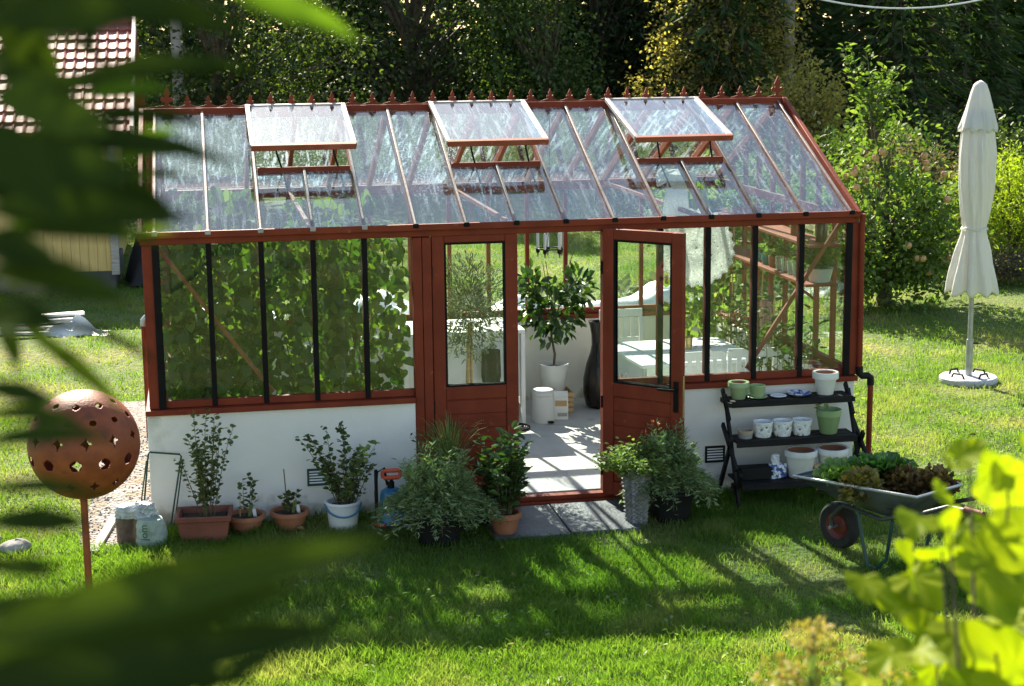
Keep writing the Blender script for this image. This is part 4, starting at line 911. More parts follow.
sprigs(t, (0, 0, h * .85), 64, .30, .29, .040, .55, 'oval', 26, M['L_light'], M['twig'], .0025, t0=.15, jit=.02, droop=.55, hv=.5, start=.07)
sprigs(t, (.16, .02, h * .75), 14, .33, .14, .045, .5, 'oval', 16, M['L_mid'], M['twig'], .0025, t0=.2, jit=.02, hv=.4, names=('stem', 'foliage'))
P = np.array([(.13, 0, .70), (.19, .02, .69), (.02, -.08, .68)])
P = np.repeat(P, 4, 0) + RNG.normal(0, .010, (12, 3)); leaves('blossom', P, RNG.normal(0, 1, P.shape), .020, .016, 'oval', M['redflower'], t)

# plant stand with pots
t = thing('plant_stand', 'black stained three tier folding plant stand against the white wall', 'plant stand', (4.13, 11.17, 0))
RX = .455
def tier(z, y0, y1, nsl):
    w = (y1 - y0) / nsl
    for k in range(nsl):
        MB().box((-RX - .0, y0 + w * k, z - .018), (RX, y0 + w * (k + 1) - .008, z)).build('shelf_slat', M['blackwood'], t, .002)
    MB().box((-RX, y0 - .016, z - .045), (RX, y0 - .002, z + .002)).build('shelf_front', M['blackwood'], t, .002)
tier(.74, .02, .21, 3); tier(.475, -.10, .12, 3); tier(.19, -.22, .10, 4)
for s in (-1, 1):
    x = s * (RX + .016)
    for p, q in (((x, -.24, 0), (x, .13, .77)), ((x + s * .024, .20, 0), (x + s * .024, -.12, .50)), ((x, .19, .80), (x, .02, .60)), ((x + s * .024, -.24, .30), (x + s * .024, .10, .56)), ((x, -.26, .27), (x, -.13, .10))):
        MB().beam(p, q, .022, .040, (0, -.7, .7)).build('leg', M['blackwood'], t, .003)
    MB().beam((x - s * .004, .0, .715), (x - s * .004, .22, .715), .02, .03).build('bearer', M['blackwood'], t)
MB().beam((-RX, .0, .12), (RX, .0, .12), .02, .04).build('stretcher', M['blackwood'], t)
SX, SY = 4.13, 11.17
def loose_pot(x, y, z, rt, rb, h, mat, inner, label, cat='flower pot', rim=.008, rimh=.03, pattern=None, group=None):
    t = thing('flower_pot', label, cat, (SX + x, SY + y, z + .001), random.uniform(0, 6), group)
    pot_mb(rt, rb, h, rim, rimh).build('pot', M[mat], t)
    if inner: MB().lathe([(rt * .70, h * .75), (rt - .014, h - .012), (rt - .0125, h - .006), (rt * .62, h * .735), (.001, h * .735)], 28).build('lining', M[inner], t)
    return t
loose_pot(-.375, .11, .74, .070, .050, .125, 'glaze_green', 'terra', 'pale green pot with a terracotta lining on the top tier', rimh=.04)
t = thing('cup', 'green glazed cup on a saucer on the top tier', 'cup', (SX - .235, SY + .10, .741))
MB().lathe([(.04, .006), (.055, .03), (.058, .095), (.054, .095), (.046, .03), (.001, .02)], 26).build('cup', M['glaze_green'], t); MB().lathe([(.05, 0), (.075, .012), (.072, .014), (.001, .006)], 26).build('saucer', M['glaze_green'], t)
MB().tube([(-.05, 0, .075), (-.09, 0, .07), (-.092, 0, .035), (-.05, 0, .03)], .007, 6).build('handle', M['glaze_green'], t)
tag(based('saucer', MB().lathe([(.03, 0), (.06, .012), (.058, .015), (.03, .006), (.001, .005)], 28).mesh('saucer'), M['white_paint'], (SX - .08, SY + .09, .741)), 'small white saucer on the top tier of the stand', 'saucer')
t = thing('plate', 'blue and white patterned plate on the top tier of the stand', 'plate', (SX + .085, SY + .11, .741))
MB().lathe([(.05, 0), (.09, .02), (.088, .024), (.05, .008), (.001, .006)], 32).build('plate', M['bluewhite'], t)
loose_pot(.29, .12, .74, .088, .06, .165, 'glaze_white', 'terra', 'large off white pot at the right end of the top tier', rimh=.05)
# lattice pots
m, nt, out = newmat('pierced_white_pattern'); L_ = nt.links.new
b_ = N(nt, 'ShaderNodeBsdfPrincipled'); b_.inputs['Roughness'].default_value = .4; L_(b_.outputs[0], out.inputs[0]); tc = N(nt, 'ShaderNodeTexCoord'); vo = N(nt, 'ShaderNodeTexVoronoi'); vo.inputs['Scale'].default_value = 30; L_(tc.outputs['Object'], vo.inputs[0])
L_(ramp(nt, vo.outputs['Distance'], [(.20, (.16, .17, .14)), (.30, (.76, .76, .72))]), b_.inputs['Base Color'])
bp = N(nt, 'ShaderNodeBump'); bp.inputs['Distance'].default_value = .01; L_(vo.outputs['Distance'], bp.inputs['Height']); L_(bp.outputs[0], b_.inputs['Normal']); M['pierced'] = m
for k, lab in enumerate(('white pierced pot next to the little basket, first of three on the middle tier', 'white pierced pot in the middle of the row of three', 'white pierced pot beside the green pail')):
    t = thing('flower_pot', lab, 'flower pot', (SX - .225 + .148 * k, SY + .0, .476), k * .7, 'white pierced pots on the plant stand')
    MB().lathe([(.055, 0), (.06, .004), (.07, .075), (.072, .098), (.001 + .060, .098), (.055, .06), (.001, .05)], 30).build('pot', M['pierced'], t); MB().lathe([(.0725, .098), (.0745, .103), (.0745, .112), (.068, .114), (.064, .098)], 30, cap=False).build('rim', M['white_paint'], t)
t = thing('basket', 'little brown wicker basket at the left end of the middle tier', 'basket', (SX - .36, SY - .01, .476))
MB().lathe([(.048, 0), (.058, .05), (.055, .052), (.045, .006), (.001, .005)], 24, wob=lambda a, i: 1 + .03 * math.sin(16 * a + i * 3)).build('basket', M['greywood'], t)
MB().tube([(.056 * math.cos(a / 16 * 2 * PI), .056 * math.sin(a / 16 * 2 * PI), .053) for a in range(17)], .005, 6).build('rim', M['wood'], t)
t = thing('pail', 'ribbed green metal pail with a sprig in it, right end of the middle tier', 'pail', (SX + .275, SY + .0, .476))
MB().lathe([(.058, 0), (.062, .004), (.086, .13), (.089, .133), (.089, .142), (.093, .175), (.090, .178), (.083, .14), (.055, .02), (.001, .02)], 48, wob=lambda a, i: 1 + (.012 * math.sin(18 * a) if i in (1, 2) else 0)).build('pail', M['green_tin'], t)
sprigs(t, (-.06, 0, .15), 4, .09, .05, .03, .8, 'oval', 6, M['L_light'], M['twig'], .002)
loose_pot(.03, -.10, .19, .112, .085, .20, 'glaze_white', 'terra', 'big white pot with terracotta inside on the bottom tier, next to the blue bag', rimh=.045)
loose_pot(.275, -.09, .19, .112, .085, .20, 'glaze_white', 'terra', 'big white pot with terracotta inside at the right end of the bottom tier', rimh=.045)
t = thing('plastic_bag', 'crumpled blue and white plastic bag on the bottom tier', 'bag', (SX - .145, SY - .10, .191), rad(20))
MB().grid(sack('', 0, .065, .05, .115, 0, 0, 0, .30), 40, 22, True).build('bag', M['bluewhite'], t)
MB().grid(sack('', 0, .028, .025, .08, 0, 0, 0, .3), 30, 14, True).build('twisted_top', M['white_plastic'], t).location = (-.02, 0, .10)
t = thing('window_box', 'long black plastic window box at the left of the bottom tier', 'window box', (SX - .31, SY - .08, .191))
MB().box((-.12, -.06, 0), (.12, .06, .09)).build('box', M['plastic_black'], t, .008)
tag(based('garden_glove', MB().grid(sack('', 0, .045, .035, .10, 0, 0, 0, .3), 30, 16, True).mesh('garden_glove'), M['wood'], (SX + .155, SY - .15, .191)), 'scrap of yellow packaging between the two big white pots', 'packaging')

# wheelbarrow with lettuces
WB = thing('wheelbarrow', 'grey steel wheelbarrow with a red rimmed black wheel on the grass', 'wheelbarrow', (4.03, 9.98, 0), rad(-62))
# local: x runs from wheel (0) to handles
mb = MB()
rim = [(-.17, -.27, .50), (.55, -.31, .56), (.78, -.22, .55), (.78, .22, .55), (.55, .31, .56), (-.17, .27, .50)]
bot = [(.12, -.16, .385), (.50, -.18, .37), (.60, -.15, .37), (.60, .15, .37), (.50, .18, .37), (.12, .16, .385)]
mb.add(rim + bot, [(i, (i + 1) % 6, 6 + (i + 1) % 6, 6 + i) for i in range(6)] + [(6, 7, 8, 9, 10, 11)])
mb.build('tray', M['barrow'], WB, 0, .006)
MB().tube(rim + [rim[0], rim[1]], .010, 8, False).build('rim', M['grey_metal'], WB)
w = MB(); R0 = .155
w.lathe([(R0 - .065, -.03), (R0 - .018, -.036), (R0, -.02), (R0 + .002, 0), (R0, .02), (R0 - .018, .036), (R0 - .065, .03), (R0 - .07, 0), (R0 - .065, -.03)], 40, cap=False)
w.v = [(x, z, y + R0) for x, y, z in w.v]; wh = w.build('tyre', M['rubber'], WB)
w = MB(); w.lathe([(.02, -.025), (.06, -.012), (.078, -.022), (.090, -.032), (.092, 0), (.090, .032), (.078, .022), (.06, .012), (.02, .025)], 36); w.v = [(x, z, y + R0) for x, y, z in w.v]; rm = w.build('wheel_rim', M['wheel_red'], WB)
MB().tube([(0, -.10, R0), (0, .10, R0)], .011, 8).build('axle', M['grey_metal'], rm)
for s in (-1, 1):
    MB().tube([(0, s * .075, R0), (-.01, s * .075, R0 + .06), (.05, s * .085, R0 + .13), (.14, s * .13, .345), (.50, s * .20, .345), (.85, s * .25, .47), (1.05, s * .27, .56), (1.30, s * .27, .57)], .014, 10).build('frame_tube', M['barrow'], WB)
    MB().tube([(1.17, s * .27, .571), (1.30, s * .27, .569)], .019, 10).build('grip', M['terra_red'], WB)
    MB().tube([(.30, s * .18, .345), (.35, s * .19, .17), (.40, s * .195, .02), (.47, s * .195, .012), (.55, s * .2, .10), (.60, s * .215, .36)], .012, 8).build('leg', M['green_metal'], WB)
hp = MB()
hp.grid(lambda u, v: (.0 + .62 * u, (-.22 + .44 * v), .43 + .07 * math.sin(PI * u) * math.sin(PI * v) + .015 * math.sin(17 * u + 5 * v) * math.sin(13 * v)), 24, 18)
for i in range(18): hp.v[i * 24] = (-.02, hp.v[i * 24][1], .40)
tag(based('soil_heap', hp.mesh('soil_heap'), M['soil'], (4.03, 9.98, 0), rad(-62)), 'dark soil heaped in the wheelbarrow tray', 'soil')
cr, sr = math.cos(rad(-62)), math.sin(rad(-62))
def inb(x, y, z): return (4.03 + x * cr - y * sr, 9.98 + x * sr + y * cr, z)
def lettuce(p, n, L, mat, label, tpl='oval', wid=.8, up=.5, rz=0, name='lettuce'):
    k = np.arange(n); a = k * 2.4; el = np.interp(k / n, [0, 1], [1.25, .15])
    D = np.stack([np.cos(a) * np.cos(el), np.sin(a) * np.cos(el), np.sin(el) * up + .1], 1)
    P = D * .015 + np.array([0, 0, .01]); Nn = np.stack([-np.cos(a) * .6, -np.sin(a) * .6, np.ones(n)], 1) + RNG.normal(0, .25, (n, 3))
    Ls = L * np.interp(k / n, [0, .5, 1], [.55, .9, 1.1]) * RNG.uniform(.85, 1.1, n)
    me = leafmesh(name, P, D, Ls, Ls * wid, tpl, Nn)
    o = based(name, me, M[mat], p, rz); tag(o, label, 'lettuce'); return o
lettuce(inb(.09, -.06, .455), 36, .215, 'L_lett', 'pale green lettuce at the front of the wheelbarrow', 'ruffle', .95, .9)
lettuce(inb(.24, .12, .48), 26, .24, 'L_cabb', 'large dark green lettuce rising behind the pale one', 'ruffle', .9, 1.1)
def frill(p, n, r, mat, label):
    P, d = ball(n, (0, 0, r * .45), (r, r, r * .75), .2); P[:, 2] = np.abs(P[:, 2])
    o = based('frilly_lettuce', leafmesh('frilly_lettuce', P, d * .8 + RNG.normal(0, .5, d.shape) + (0, 0, .3), .042 * RNG.uniform(.6, 1.2, n), .035, 'lobe'), M[mat], p); tag(o, label, 'lettuce')
frill(inb(.34, -.20, .46), 480, .14, 'L_bronze', 'bronze frilly lettuce hanging over the near side of the wheelbarrow')
frill(inb(.47, .06, .47), 400, .13, 'L_redlett', 'dark red frilly lettuce in the middle of the wheelbarrow')
frill(inb(.62, .18, .47), 380, .13, 'L_redlett', 'dark red frilly lettuce nearest the wheelbarrow handles')
frill(inb(-.04, -.08, .42), 120, .07, 'L_seed', 'withered brown trimmings in the front corner of the wheelbarrow')
# rusty globe on a stake
t = thing('garden_globe', 'rusted metal globe pierced with stars and holes on a steel stake', 'garden ornament', (-.76, 9.73, 0))
MB().tube([(0, 0, -.1), (0, 0, .74)], .021, 14).build('stake', M['rust'], t)
R_ = .318; NU, NV = 288, 150
rowsx = [(54, 9, 'oval', .055, 0), (34, 12, 'oval', .050, .1), (13, 12, 'star', .14, .433), (-10, 12, 'round', .12, -.167), (-37, 12, 'star', .15, .167), (-54, 8, 'tri', .045, 0)]
vs, fs = [], []
for j in range(NV + 1):
    la = -PI / 2 + PI * j / NV
    for i in range(NU): lo = 2 * PI * i / NU; vs.append((R_ * math.cos(la) * math.cos(lo), R_ * math.cos(la) * math.sin(lo), R_ * math.sin(la)))
def hole(la, lo):
    for lat, n, kind, s, off in rowsx:
        l0 = rad(lat)
        if abs(la - l0) > .2: continue
        st = 2 * PI / n; q = (lo / st + off) % 1 - .5; u = q * st * math.cos(l0) ; v = la - l0
        idx = int((lo / st + off)) % 2
        if kind == 'oval' and (u / .066) ** 2 + (v / .058) ** 2 < 1: return True
        if kind == 'round' and u * u + v * v < (.105) ** 2: return True
        if kind == 'star' and abs(u) ** .58 + abs(v) ** .58 < s ** .58: return True
        if kind == 'tri' and -.03 < v < .045 and abs(u) < (.045 - v) * .5: return True
    return False
for j in range(NV):
    for i in range(NU):
        if hole(-PI / 2 + PI * (j + .5) / NV, 2 * PI * (i + .5) / NU): continue
        i2 = (i + 1) % NU; fs.append((j * NU + i, j * NU + i2, (j + 1) * NU + i2, (j + 1) * NU + i))
mb = MB(); mb.add(vs, fs); o = mb.build('globe', M['rust'], t, 0, .005); o.location = (.02, 0, 1.03); o.rotation_euler = (0, 0, rad(4.5))
# closed parasol
t = thing('parasol', 'closed white garden parasol tied round its pole on the lawn', 'parasol', (7.20, 14.67, 0))
MB().lathe([(.27, 0), (.275, .012), (.275, .05), (.262, .062), (.04, .066), (.001, .066)], 40).build('base', M['granite'], t)
MB().tube([(0, 0, .06), (0, 0, 2.86)], .024, 16).build('pole', M['grey_metal'], t); MB().tube([(0, 0, .06), (0, 0, .42)], .033, 16).build('sleeve', M['grey_metal'], t)
MB().tube([(.03, 0, .38), (.085, -.01, .38)], .010, 8).build('locking_knob', M['plastic_black'], t)
for k in range(4):
    a = k * PI / 2 + .5; c, s = math.cos(a), math.sin(a)
    MB().tube([(c * .17 - s * .07, s * .17 + c * .07, .063), (c * .17 - s * .05, s * .17 + c * .05, .10), (c * .17 + s * .05, s * .17 - c * .05, .10), (c * .17 + s * .07, s * .17 - c * .07, .063)], .010, 6).build('handle', M['plastic_black'], t)
pr = [(.0, .055), (.04, .09), (.10, .165), (.2, .195), (.3, .205), (.40, .19), (.5, .155), (.56, .15), (.62, .165), (.75, .19), (.9, .205), (.97, .20)]
z0, z1 = .90, 2.60
def ps(u, v):
    a = u * 2 * PI; z = z0 + (z1 - z0) * v
    r = np.interp(z, [.90, .97, 1.15, 1.40, 1.49, 1.60, 1.9, 2.2, 2.45, 2.60], [.225, .215, .17, .118, .105, .125, .155, .160, .14, .115])
    k = .15 if z < 1.5 else .085
    q = 1 + k * (1 + .5 * math.sin(2 * a + 1)) * math.sin(8 * a + 1.5 * math.sin(a + z * 1.5) + .6 * math.sin(3 * a)) * min(1, abs(z - 1.49) * 4 + .25) + .05 * math.sin(3 * a + z * 5) + .02 * math.sin(19 * a + z * 11)
    zz = z - max(0, .10 - v) * .22 * (1 + math.sin(8 * a + 1.5 * math.sin(a + 1.35) + .6 * math.sin(3 * a)))
    return (r * q * math.cos(a), r * q * math.sin(a), zz)
MB().grid(ps, 160, 60, True).build('canopy', clothm, t, 0, .004)
def tc_(u, v):
    a = u * 2 * PI; z = 2.42 + .46 * v
    r = np.interp(v, [0, .04, .35, .75, .94, 1], [.165, .165, .128, .085, .055, .004]); q = 1 + .10 * math.sin(8 * a) * (1 - v) + .05 * math.sin(13 * a + 4 * v) * (1 - v)
    return (r * q * math.cos(a), r * q * math.sin(a), z - (.02 * math.sin(8 * a + 1) if v < .02 else 0))
MB().grid(tc_, 128, 26, True).build('top_flap', clothm, t, 0, .004)
MB().tube([(.118 * math.cos(k / 24 * 2 * PI), .118 * math.sin(k / 24 * 2 * PI), 1.49 + .01 * math.sin(k)) for k in range(25)], .012, 6).build('tie', clothm, t)
MB().tube([(-.03, -.13, 2.42), (-.035, -.172, 2.2), (-.03, -.165, 2.12)], .007, 5).build('cord', M['white_paint'], t)
# ---------------------------------------------------------------- behind the greenhouse: lawn things
t = None
# fleece-covered bed
mb = MB()
def fl(u, v):
    x = -1.5 + 3.0 * u; y = -.55 + 1.1 * v
    e = min(1, 6 * min(u, 1 - u)) * min(1, 4 * min(v, 1 - v))
    z = e ** .6 * (.26 + .10 * math.sin(u * 9 + 1) + .06 * math.sin(v * 11 + u * 17) + .035 * math.sin(u * 41 + v * 13)) + .012
    return (x + .06 * math.sin(v * 9), y + .05 * math.sin(u * 13), z)
mb.grid(fl, 90, 30)
tag(based('fleece_cover', mb.mesh('fleece_cover'), M['fleece'], (4.55, 18.6, 0), rad(2)), 'white crumpled fleece covering a long bed on the lawn behind the greenhouse', 'fleece')
mb = MB(); mb.grid(fl, 70, 24)
o = based('fleece_cover', mb.mesh('fleece_cover'), M['fleece'], (1.2, 19.0, 0), rad(-4)); tag(o, 'white crumpled fleece behind the climbers at the left of the greenhouse', 'fleece')
for k, (x, y) in enumerate(((3.9, 19.9), (4.5, 20.1), (5.1, 20.0), (3.2, 20.1), (5.7, 20.2))):
    n = 60; P, d = ball(n, (0, 0, .14), (.22, .22, .14), .1)
    tag(based('cabbage', leafmesh('cabbage', P, d + (0, 0, .4), .15 * RNG.uniform(.6, 1.1, n), .12, 'heart'), M['L_olive'], (x, y, gz(x, y))), 'grey green cabbage plant in the row beyond the white fleece', 'cabbage', 'row of cabbages beyond the fleece')
# outbuilding with a tiled roof
t = thing('shed', 'yellow boarded outbuilding with a red tiled roof on dark stone footings', 'building', (-3.2, 22.9, 0))
MB().box((-2.6, .05, -.2), (2.0, 2.55, .26)).build('footing', M['darkwood'], t, .02)
MB().box((-2.55, .10, .26), (1.95, 2.5, 2.25)).build('wall', M['greywood'], t)
bd = MB(); x = -2.5; k = 0
while x < 1.95:
    gap = k in (9, 10, 11, 12)
    w = .115
    bd.box((x, .055, .23 + random.uniform(-.01, .01)), (x + w - (.03 if gap else .004), .098 + random.uniform(0, .006), 2.2)); x += w + (.035 if gap else 0); k += 1
bd.build('boarding', M['yellow'], t)
MB().box((1.955, .03, .20), (2.06, .13, 2.2)).build('corner_board', M['greywood'], t, .004)
mb = MB(); mb.add([(-2.55, .1, 2.25), (-2.55, 2.5, 2.25), (-2.55, 2.6, 3.5), (1.95, .1, 2.25), (1.95, 2.5, 2.25), (1.95, 2.6, 3.5)], [(0, 1, 2), (3, 5, 4), (0, 2, 5, 3), (1, 4, 5, 2)]); mb.build('gable', M['yellow'], t)
# pantiles: a rolled sheet stepped in courses
y0, z0, y1, z1 = -.38, 2.13, 2.62, 3.58; Lr = math.hypot(y1 - y0, z1 - z0); nx, nc = 46 * 3, 11
vs, fs = [], []; nyr = []
dv = Vector((0, y1 - y0, z1 - z0)).normalized(); nv = Vector((0, -dv.z, dv.y)); XA, XB = -2.75, 2.30
for c in range(nc):
    for e in (0, 1): nyr.append((c / nc + e * (1 / nc - .001), .024 * (1 - e)))
PX = .142
for q, off in nyr:
    for i in range(nx * 3 + 1):
        x = XA + (XB - XA) * i / (nx * 3); ph = (x - XA) / PX % 1
        hgt = .020 * math.exp(-((ph - .14) / .09) ** 2) + .002 * math.cos(2 * PI * (ph - .14))
        p = Vector((x, y0, z0)) + dv * (Lr * q) + nv * (hgt + off); vs.append(p)
W_ = nx * 3 + 1
for j in range(len(nyr) - 1):
    for i in range(W_ - 1): fs.append((j * W_ + i, j * W_ + i + 1, (j + 1) * W_ + i + 1, (j + 1) * W_ + i))
mb = MB(); mb.add(vs, fs); rf = mb.build('roof', M['tile'], t)
MB().tube([(XA, 2.64, 3.60), (XB, 2.64, 3.60)], .09, 12).build('ridge_tile', M['tile'], rf)
mb = MB(); mb.beam((XB + .03, y0 - .02, z0), (XB + .03, 2.66, 3.60), .05, .20); mb.build('barge_board', M['tileboard'], rf)
mb = MB(); mb.beam((XB, 2.66, 3.57), (XB, 5.5, 2.13), .1, .05); mb.add([(XA, 2.66, 3.57), (XB, 2.66, 3.57), (XB, 5.5, 2.13), (XA, 5.5, 2.13)], [(0, 1, 2, 3)]); mb.build('rear_slope', M['tile'], rf)
mb = MB(); mb.box((-2.55, 2.51, -.2), (1.95, 5.2, 2.2)); mb.build('rear_wall', M['yellow'], t)
# low dark mound filling the gap at the shed's end
mb = MB(); mb.grid(lambda u, v: (-.45 + .95 * u + .05 * math.sin(v * 9), -.5 + 1.4 * v, max(0.01, min(1, 5 * min(u, 1 - u)) * min(1, 5 * min(v, 1 - v)) * (.72 + .08 * math.sin(u * 7 + v * 5) + .03 * math.sin(u * 31)))), 30, 30)
tag(based('dark_mound', mb.mesh('dark_mound'), M['dark'], (-.62, 23.6, 0)), 'low dark mound in the gap at the end of the yellow outbuilding', 'heap')
# white planks and crumpled sheeting on the grass
for k in range(5):
    o = based('board', MB().box((-.40, -.05, 0), (.40, .05, .03)).mesh('board'), M['white_paint'], (-2.0 + .05 * k, 19.5 + .09 * (k % 3), .02 + .045 * k), rad(6 * k - 10))
    tag(o, 'white board in the small pile on the grass by the outbuilding', 'board', 'white boards piled on the grass')
t = thing('plastic_sheet', 'low crumpled white plastic sheeting on the grass beside the white boards', 'plastic sheet', (-1.52, 19.45, 0), rad(-4))
mb = MB(); mb.grid(lambda u, v: (-.38 + .76 * u + .05 * math.sin(v * 7), -.18 + .36 * v + .04 * math.sin(u * 11), .015 + max(0, math.sin(PI * u) * math.sin(PI * v)) * (.09 + .05 * math.sin(u * 13) + .06 * math.sin(v * 17 + u * 9) + .03 * math.sin(u * 37 + v * 31))), 60, 40); mb.build('sheet', M['fleece'], t)
for k, (x, y, r) in enumerate(((-1.32, 11.05, .10), (-1.52, 11.3, .09), (-1.75, 11.2, .13))):
    mb = MB(); ph = [random.uniform(0, 6) for _ in range(3)]
    mb.grid(lambda u, v: (r * math.sin(PI * v) * math.cos(2 * PI * u) * (1 + .15 * math.sin(3 * 2 * PI * u + ph[0])), r * .8 * math.sin(PI * v) * math.sin(2 * PI * u) * (1 + .12 * math.sin(2 * 2 * PI * u + ph[1])), r * .6 * math.cos(PI * (1 - v)) * (1 + .1 * math.sin(5 * u + ph[2]))), 20, 12, True)
    tag(based('stone', mb.mesh('stone'), M['stone'], (x, y, r * .3)), ['grey fieldstone in the grass nearest the rusty globe', 'smaller fieldstone behind the first one', 'largest fieldstone at the edge of the lawn'][k], 'stone')

# ---------------------------------------------------------------- trees and shrubs
SCL = {'dark dense tree behind the first roof vent': 1.18, 'dark broadleaf tree just right of the outbuilding roof': 1.13, 'lighter leaved tree between the first and second roof vents': 1.15, 'very dark drooping tree behind the middle of the ridge': 1.15, 'yellow green birch like tree behind the third roof vent': 1.16, 'small yellow green bush at the right end of the ridge': 1.12}
def tree(name, label, cat, loc, trunk, ells, nclump, nper, csize, L, W, tpl, mat, bark='bark', shell=.55, group=None, droop=-.25):
    t = thing(name, label, cat, loc, 0, group); t.scale = (SCL.get(label, 1),) * 3
    cs = []
    tot = sum(e[3] * e[4] * e[5] for e in ells)
    for (x, y, z, rx, ry, rz_) in ells:
        k = max(3, int(nclump * rx * ry * rz_ / tot)); p, d = ball(k, (x, y, z), (rx, ry, rz_), shell); cs.append(p)
    cs = np.concatenate(cs); cs[:, 2] = np.maximum(cs[:, 2], .15)
    mb = MB(); r, th = trunk
    if r: mb.tube([(0, 0, -.1), (r * .3, 0, th * .3), (-r * .3, r * .2, th * .65), (0, 0, th)], [r * 1.15, r * .9, r * .7, r * .35], 9)
    for q in range(0, len(cs), max(1, len(cs) // 45)):
        c = Vector(cs[q]); s = Vector((0, 0, min(th * .9, max(th * .25, c.z * .55))))
        mb.tube([s, s.lerp(c, .5) + Vector((0, 0, .12 * th * random.uniform(0, .6))), c], [r * .38 + .006, r * .22 + .004, .004], 5)
    mb.build('trunk', M[bark], t)
    P, D = clumps(cs, nper, csize); D[:, 2] += droop + .25
    P[:, 2] = np.maximum(P[:, 2], .05)
    leaves('crown', P, D, L * RNG.uniform(.6, 1.15, len(P)), W, tpl, M[mat], t)
    return t
# apple tree right of the greenhouse
A = tree('apple_tree', 'spreading apple tree with low boughs and upright shoots behind the greenhouse corner', 'tree', (8.25, 19.2, 0), (.09, 1.9),
    [(-.15, 0, 1.05, .90, .85, .70), (.50, 0, .85, .70, .75, .70), (-.24, 0, 1.90, .34, .34, .40), (-.20, 0, 2.5, .22, .22, .50), (.1, -.3, .45, .75, .6, .38), (.18, 0, 2.1, .20, .22, .20), (-.75, 0, .8, .45, .5, .6), (-.25, -.35, .36, .6, .5, .34)], 330, 26, .10, .085, .05, 'oval', 'L_apple')
sprigs(A, (-.20, 0, 2.05), 13, 1.2, .40, .11, .5, 'oval', 30, M['L_apple'], M['bark'], .012, t0=.1, jit=.03, names=('shoot', 'shoot_leaves'), hv=.5)
am = MB().lathe([(.001, -.036), (.02, -.034), (.038, -.01), (.040, .010), (.028, .032), (.010, .034), (.001, .028)], 14); a0 = None
for k in range(36):
    p, d = ball(1, (0, -.25, 1.1), (.85, .65, .85), .8)
    if a0 is None: a0 = am.build('apple', M['apple'], A); o = a0
    else: o = a0.copy(); COL.objects.link(o); o.parent = A
    o.location = tuple(p[0]); o.scale = (1.1,) * 3
# shrubs around the lawn
tree('shrub', 'pinkish grey flowering shrub behind the apple tree and parasol', 'shrub', (10.0, 22.5, 0), (.04, .9), [(0, 0, .95, 1.1, .9, .85), (-.9, .3, .8, .8, .8, .7)], 260, 26, .10, .07, .045, 'diamond', 'L_heath')
tree('shrub', 'broad leaved green shrub just left of the parasol top', 'shrub', (9.2, 24.6, 0), (.05, 1.3), [(.9, 0, 1.15, .7, .7, .7), (1.6, .2, 1.0, .8, .8, .7)], 240, 24, .13, .13, .06, 'oval', 'L_mid')
tree('shrub', 'bright yellow green shrub at the right edge behind the parasol', 'shrub', (10.95, 21.2, 0), (.05, 1.0), [(0, 0, 1.0, .85, .8, .75), (.7, 0, .9, .8, .8, .8), (-.1, -.2, .55, .7, .6, .5)], 420, 30, .09, .08, .022, 'lance', 'L_lime')
tree('shrub', 'low dark shrub at the foot of the yellow green one', 'shrub', (10.2, 20.4, 0), (.03, .4), [(0, 0, .28, .55, .4, .28), (.6, 0, .25, .5, .4, .25)], 110, 24, .06, .05, .03, 'diamond', 'L_heath')
tree('shrub', 'mid green shrub filling the gap right of the gable behind the apple tree', 'shrub', (7.2, 22.5, 0), (.05, 1.2), [(0, 0, .8, 1.0, .9, .75), (1.4, .4, .7, .9, .8, .7)], 300, 26, .12, .09, .05, 'oval', 'L_apple')
tree('shrub', 'dark hedge shrub far behind the parasol', 'shrub', (13.0, 27.0, 0), (.08, 1.6), [(0, 0, .9, 2.2, 1.1, .8), (-3.2, .5, .7, 1.6, 1, .7)], 420, 26, .18, .11, .06, 'oval', 'L_dark')
# broadleaf trees at the left and centre
tree('broadleaf_tree', 'dark broadleaf tree just right of the outbuilding roof', 'tree', (.4, 33.5, 0), (.13, 2.8), [(0, 0, 2.9, 1.9, 1.8, 2.2), (1.4, -.2, 2.2, 1.4, 1.4, 1.6), (-1.2, 0, 1.8, 1.3, 1.3, 1.5), (.2, 0, 4.8, 1.3, 1.3, 1.4)], 640, 26, .17, .10, .062, 'oval', 'L_dark')
tree('broadleaf_tree', 'dark dense tree behind the first roof vent', 'tree', (4.7, 37.0, 0), (.14, 3.0), [(0, 0, 3.2, 2.0, 1.8, 2.4), (-1.4, 0, 2.2, 1.5, 1.4, 1.7), (1.2, -.2, 2.0, 1.4, 1.4, 1.8), (0, 0, 5.2, 1.5, 1.4, 1.5)], 640, 26, .17, .10, .062, 'oval', 'L_dark')
tree('broadleaf_tree', 'lighter leaved tree between the first and second roof vents', 'tree', (7.35, 35.0, 0), (.10, 2.4), [(-.3, 0, 2.6, 1.1, 1.1, 1.5), (0, 0, 1.5, 1.1, 1.0, 1.2), (-.6, 0, 4.2, .9, .9, 1.3)], 330, 28, .18, .10, .06, 'oval', 'L_mid')
tree('broadleaf_tree', 'very dark drooping tree behind the middle of the ridge', 'tree', (9.9, 41.0, 0), (.15, 3.8), [(0, 0, 3.4, 1.9, 1.6, 2.6), (1.5, 0, 3.0, 1.4, 1.4, 2.4), (0, 0, 6.0, 1.5, 1.4, 1.8)], 560, 28, .19, .11, .04, 'lance', 'L_dark', droop=-.7)
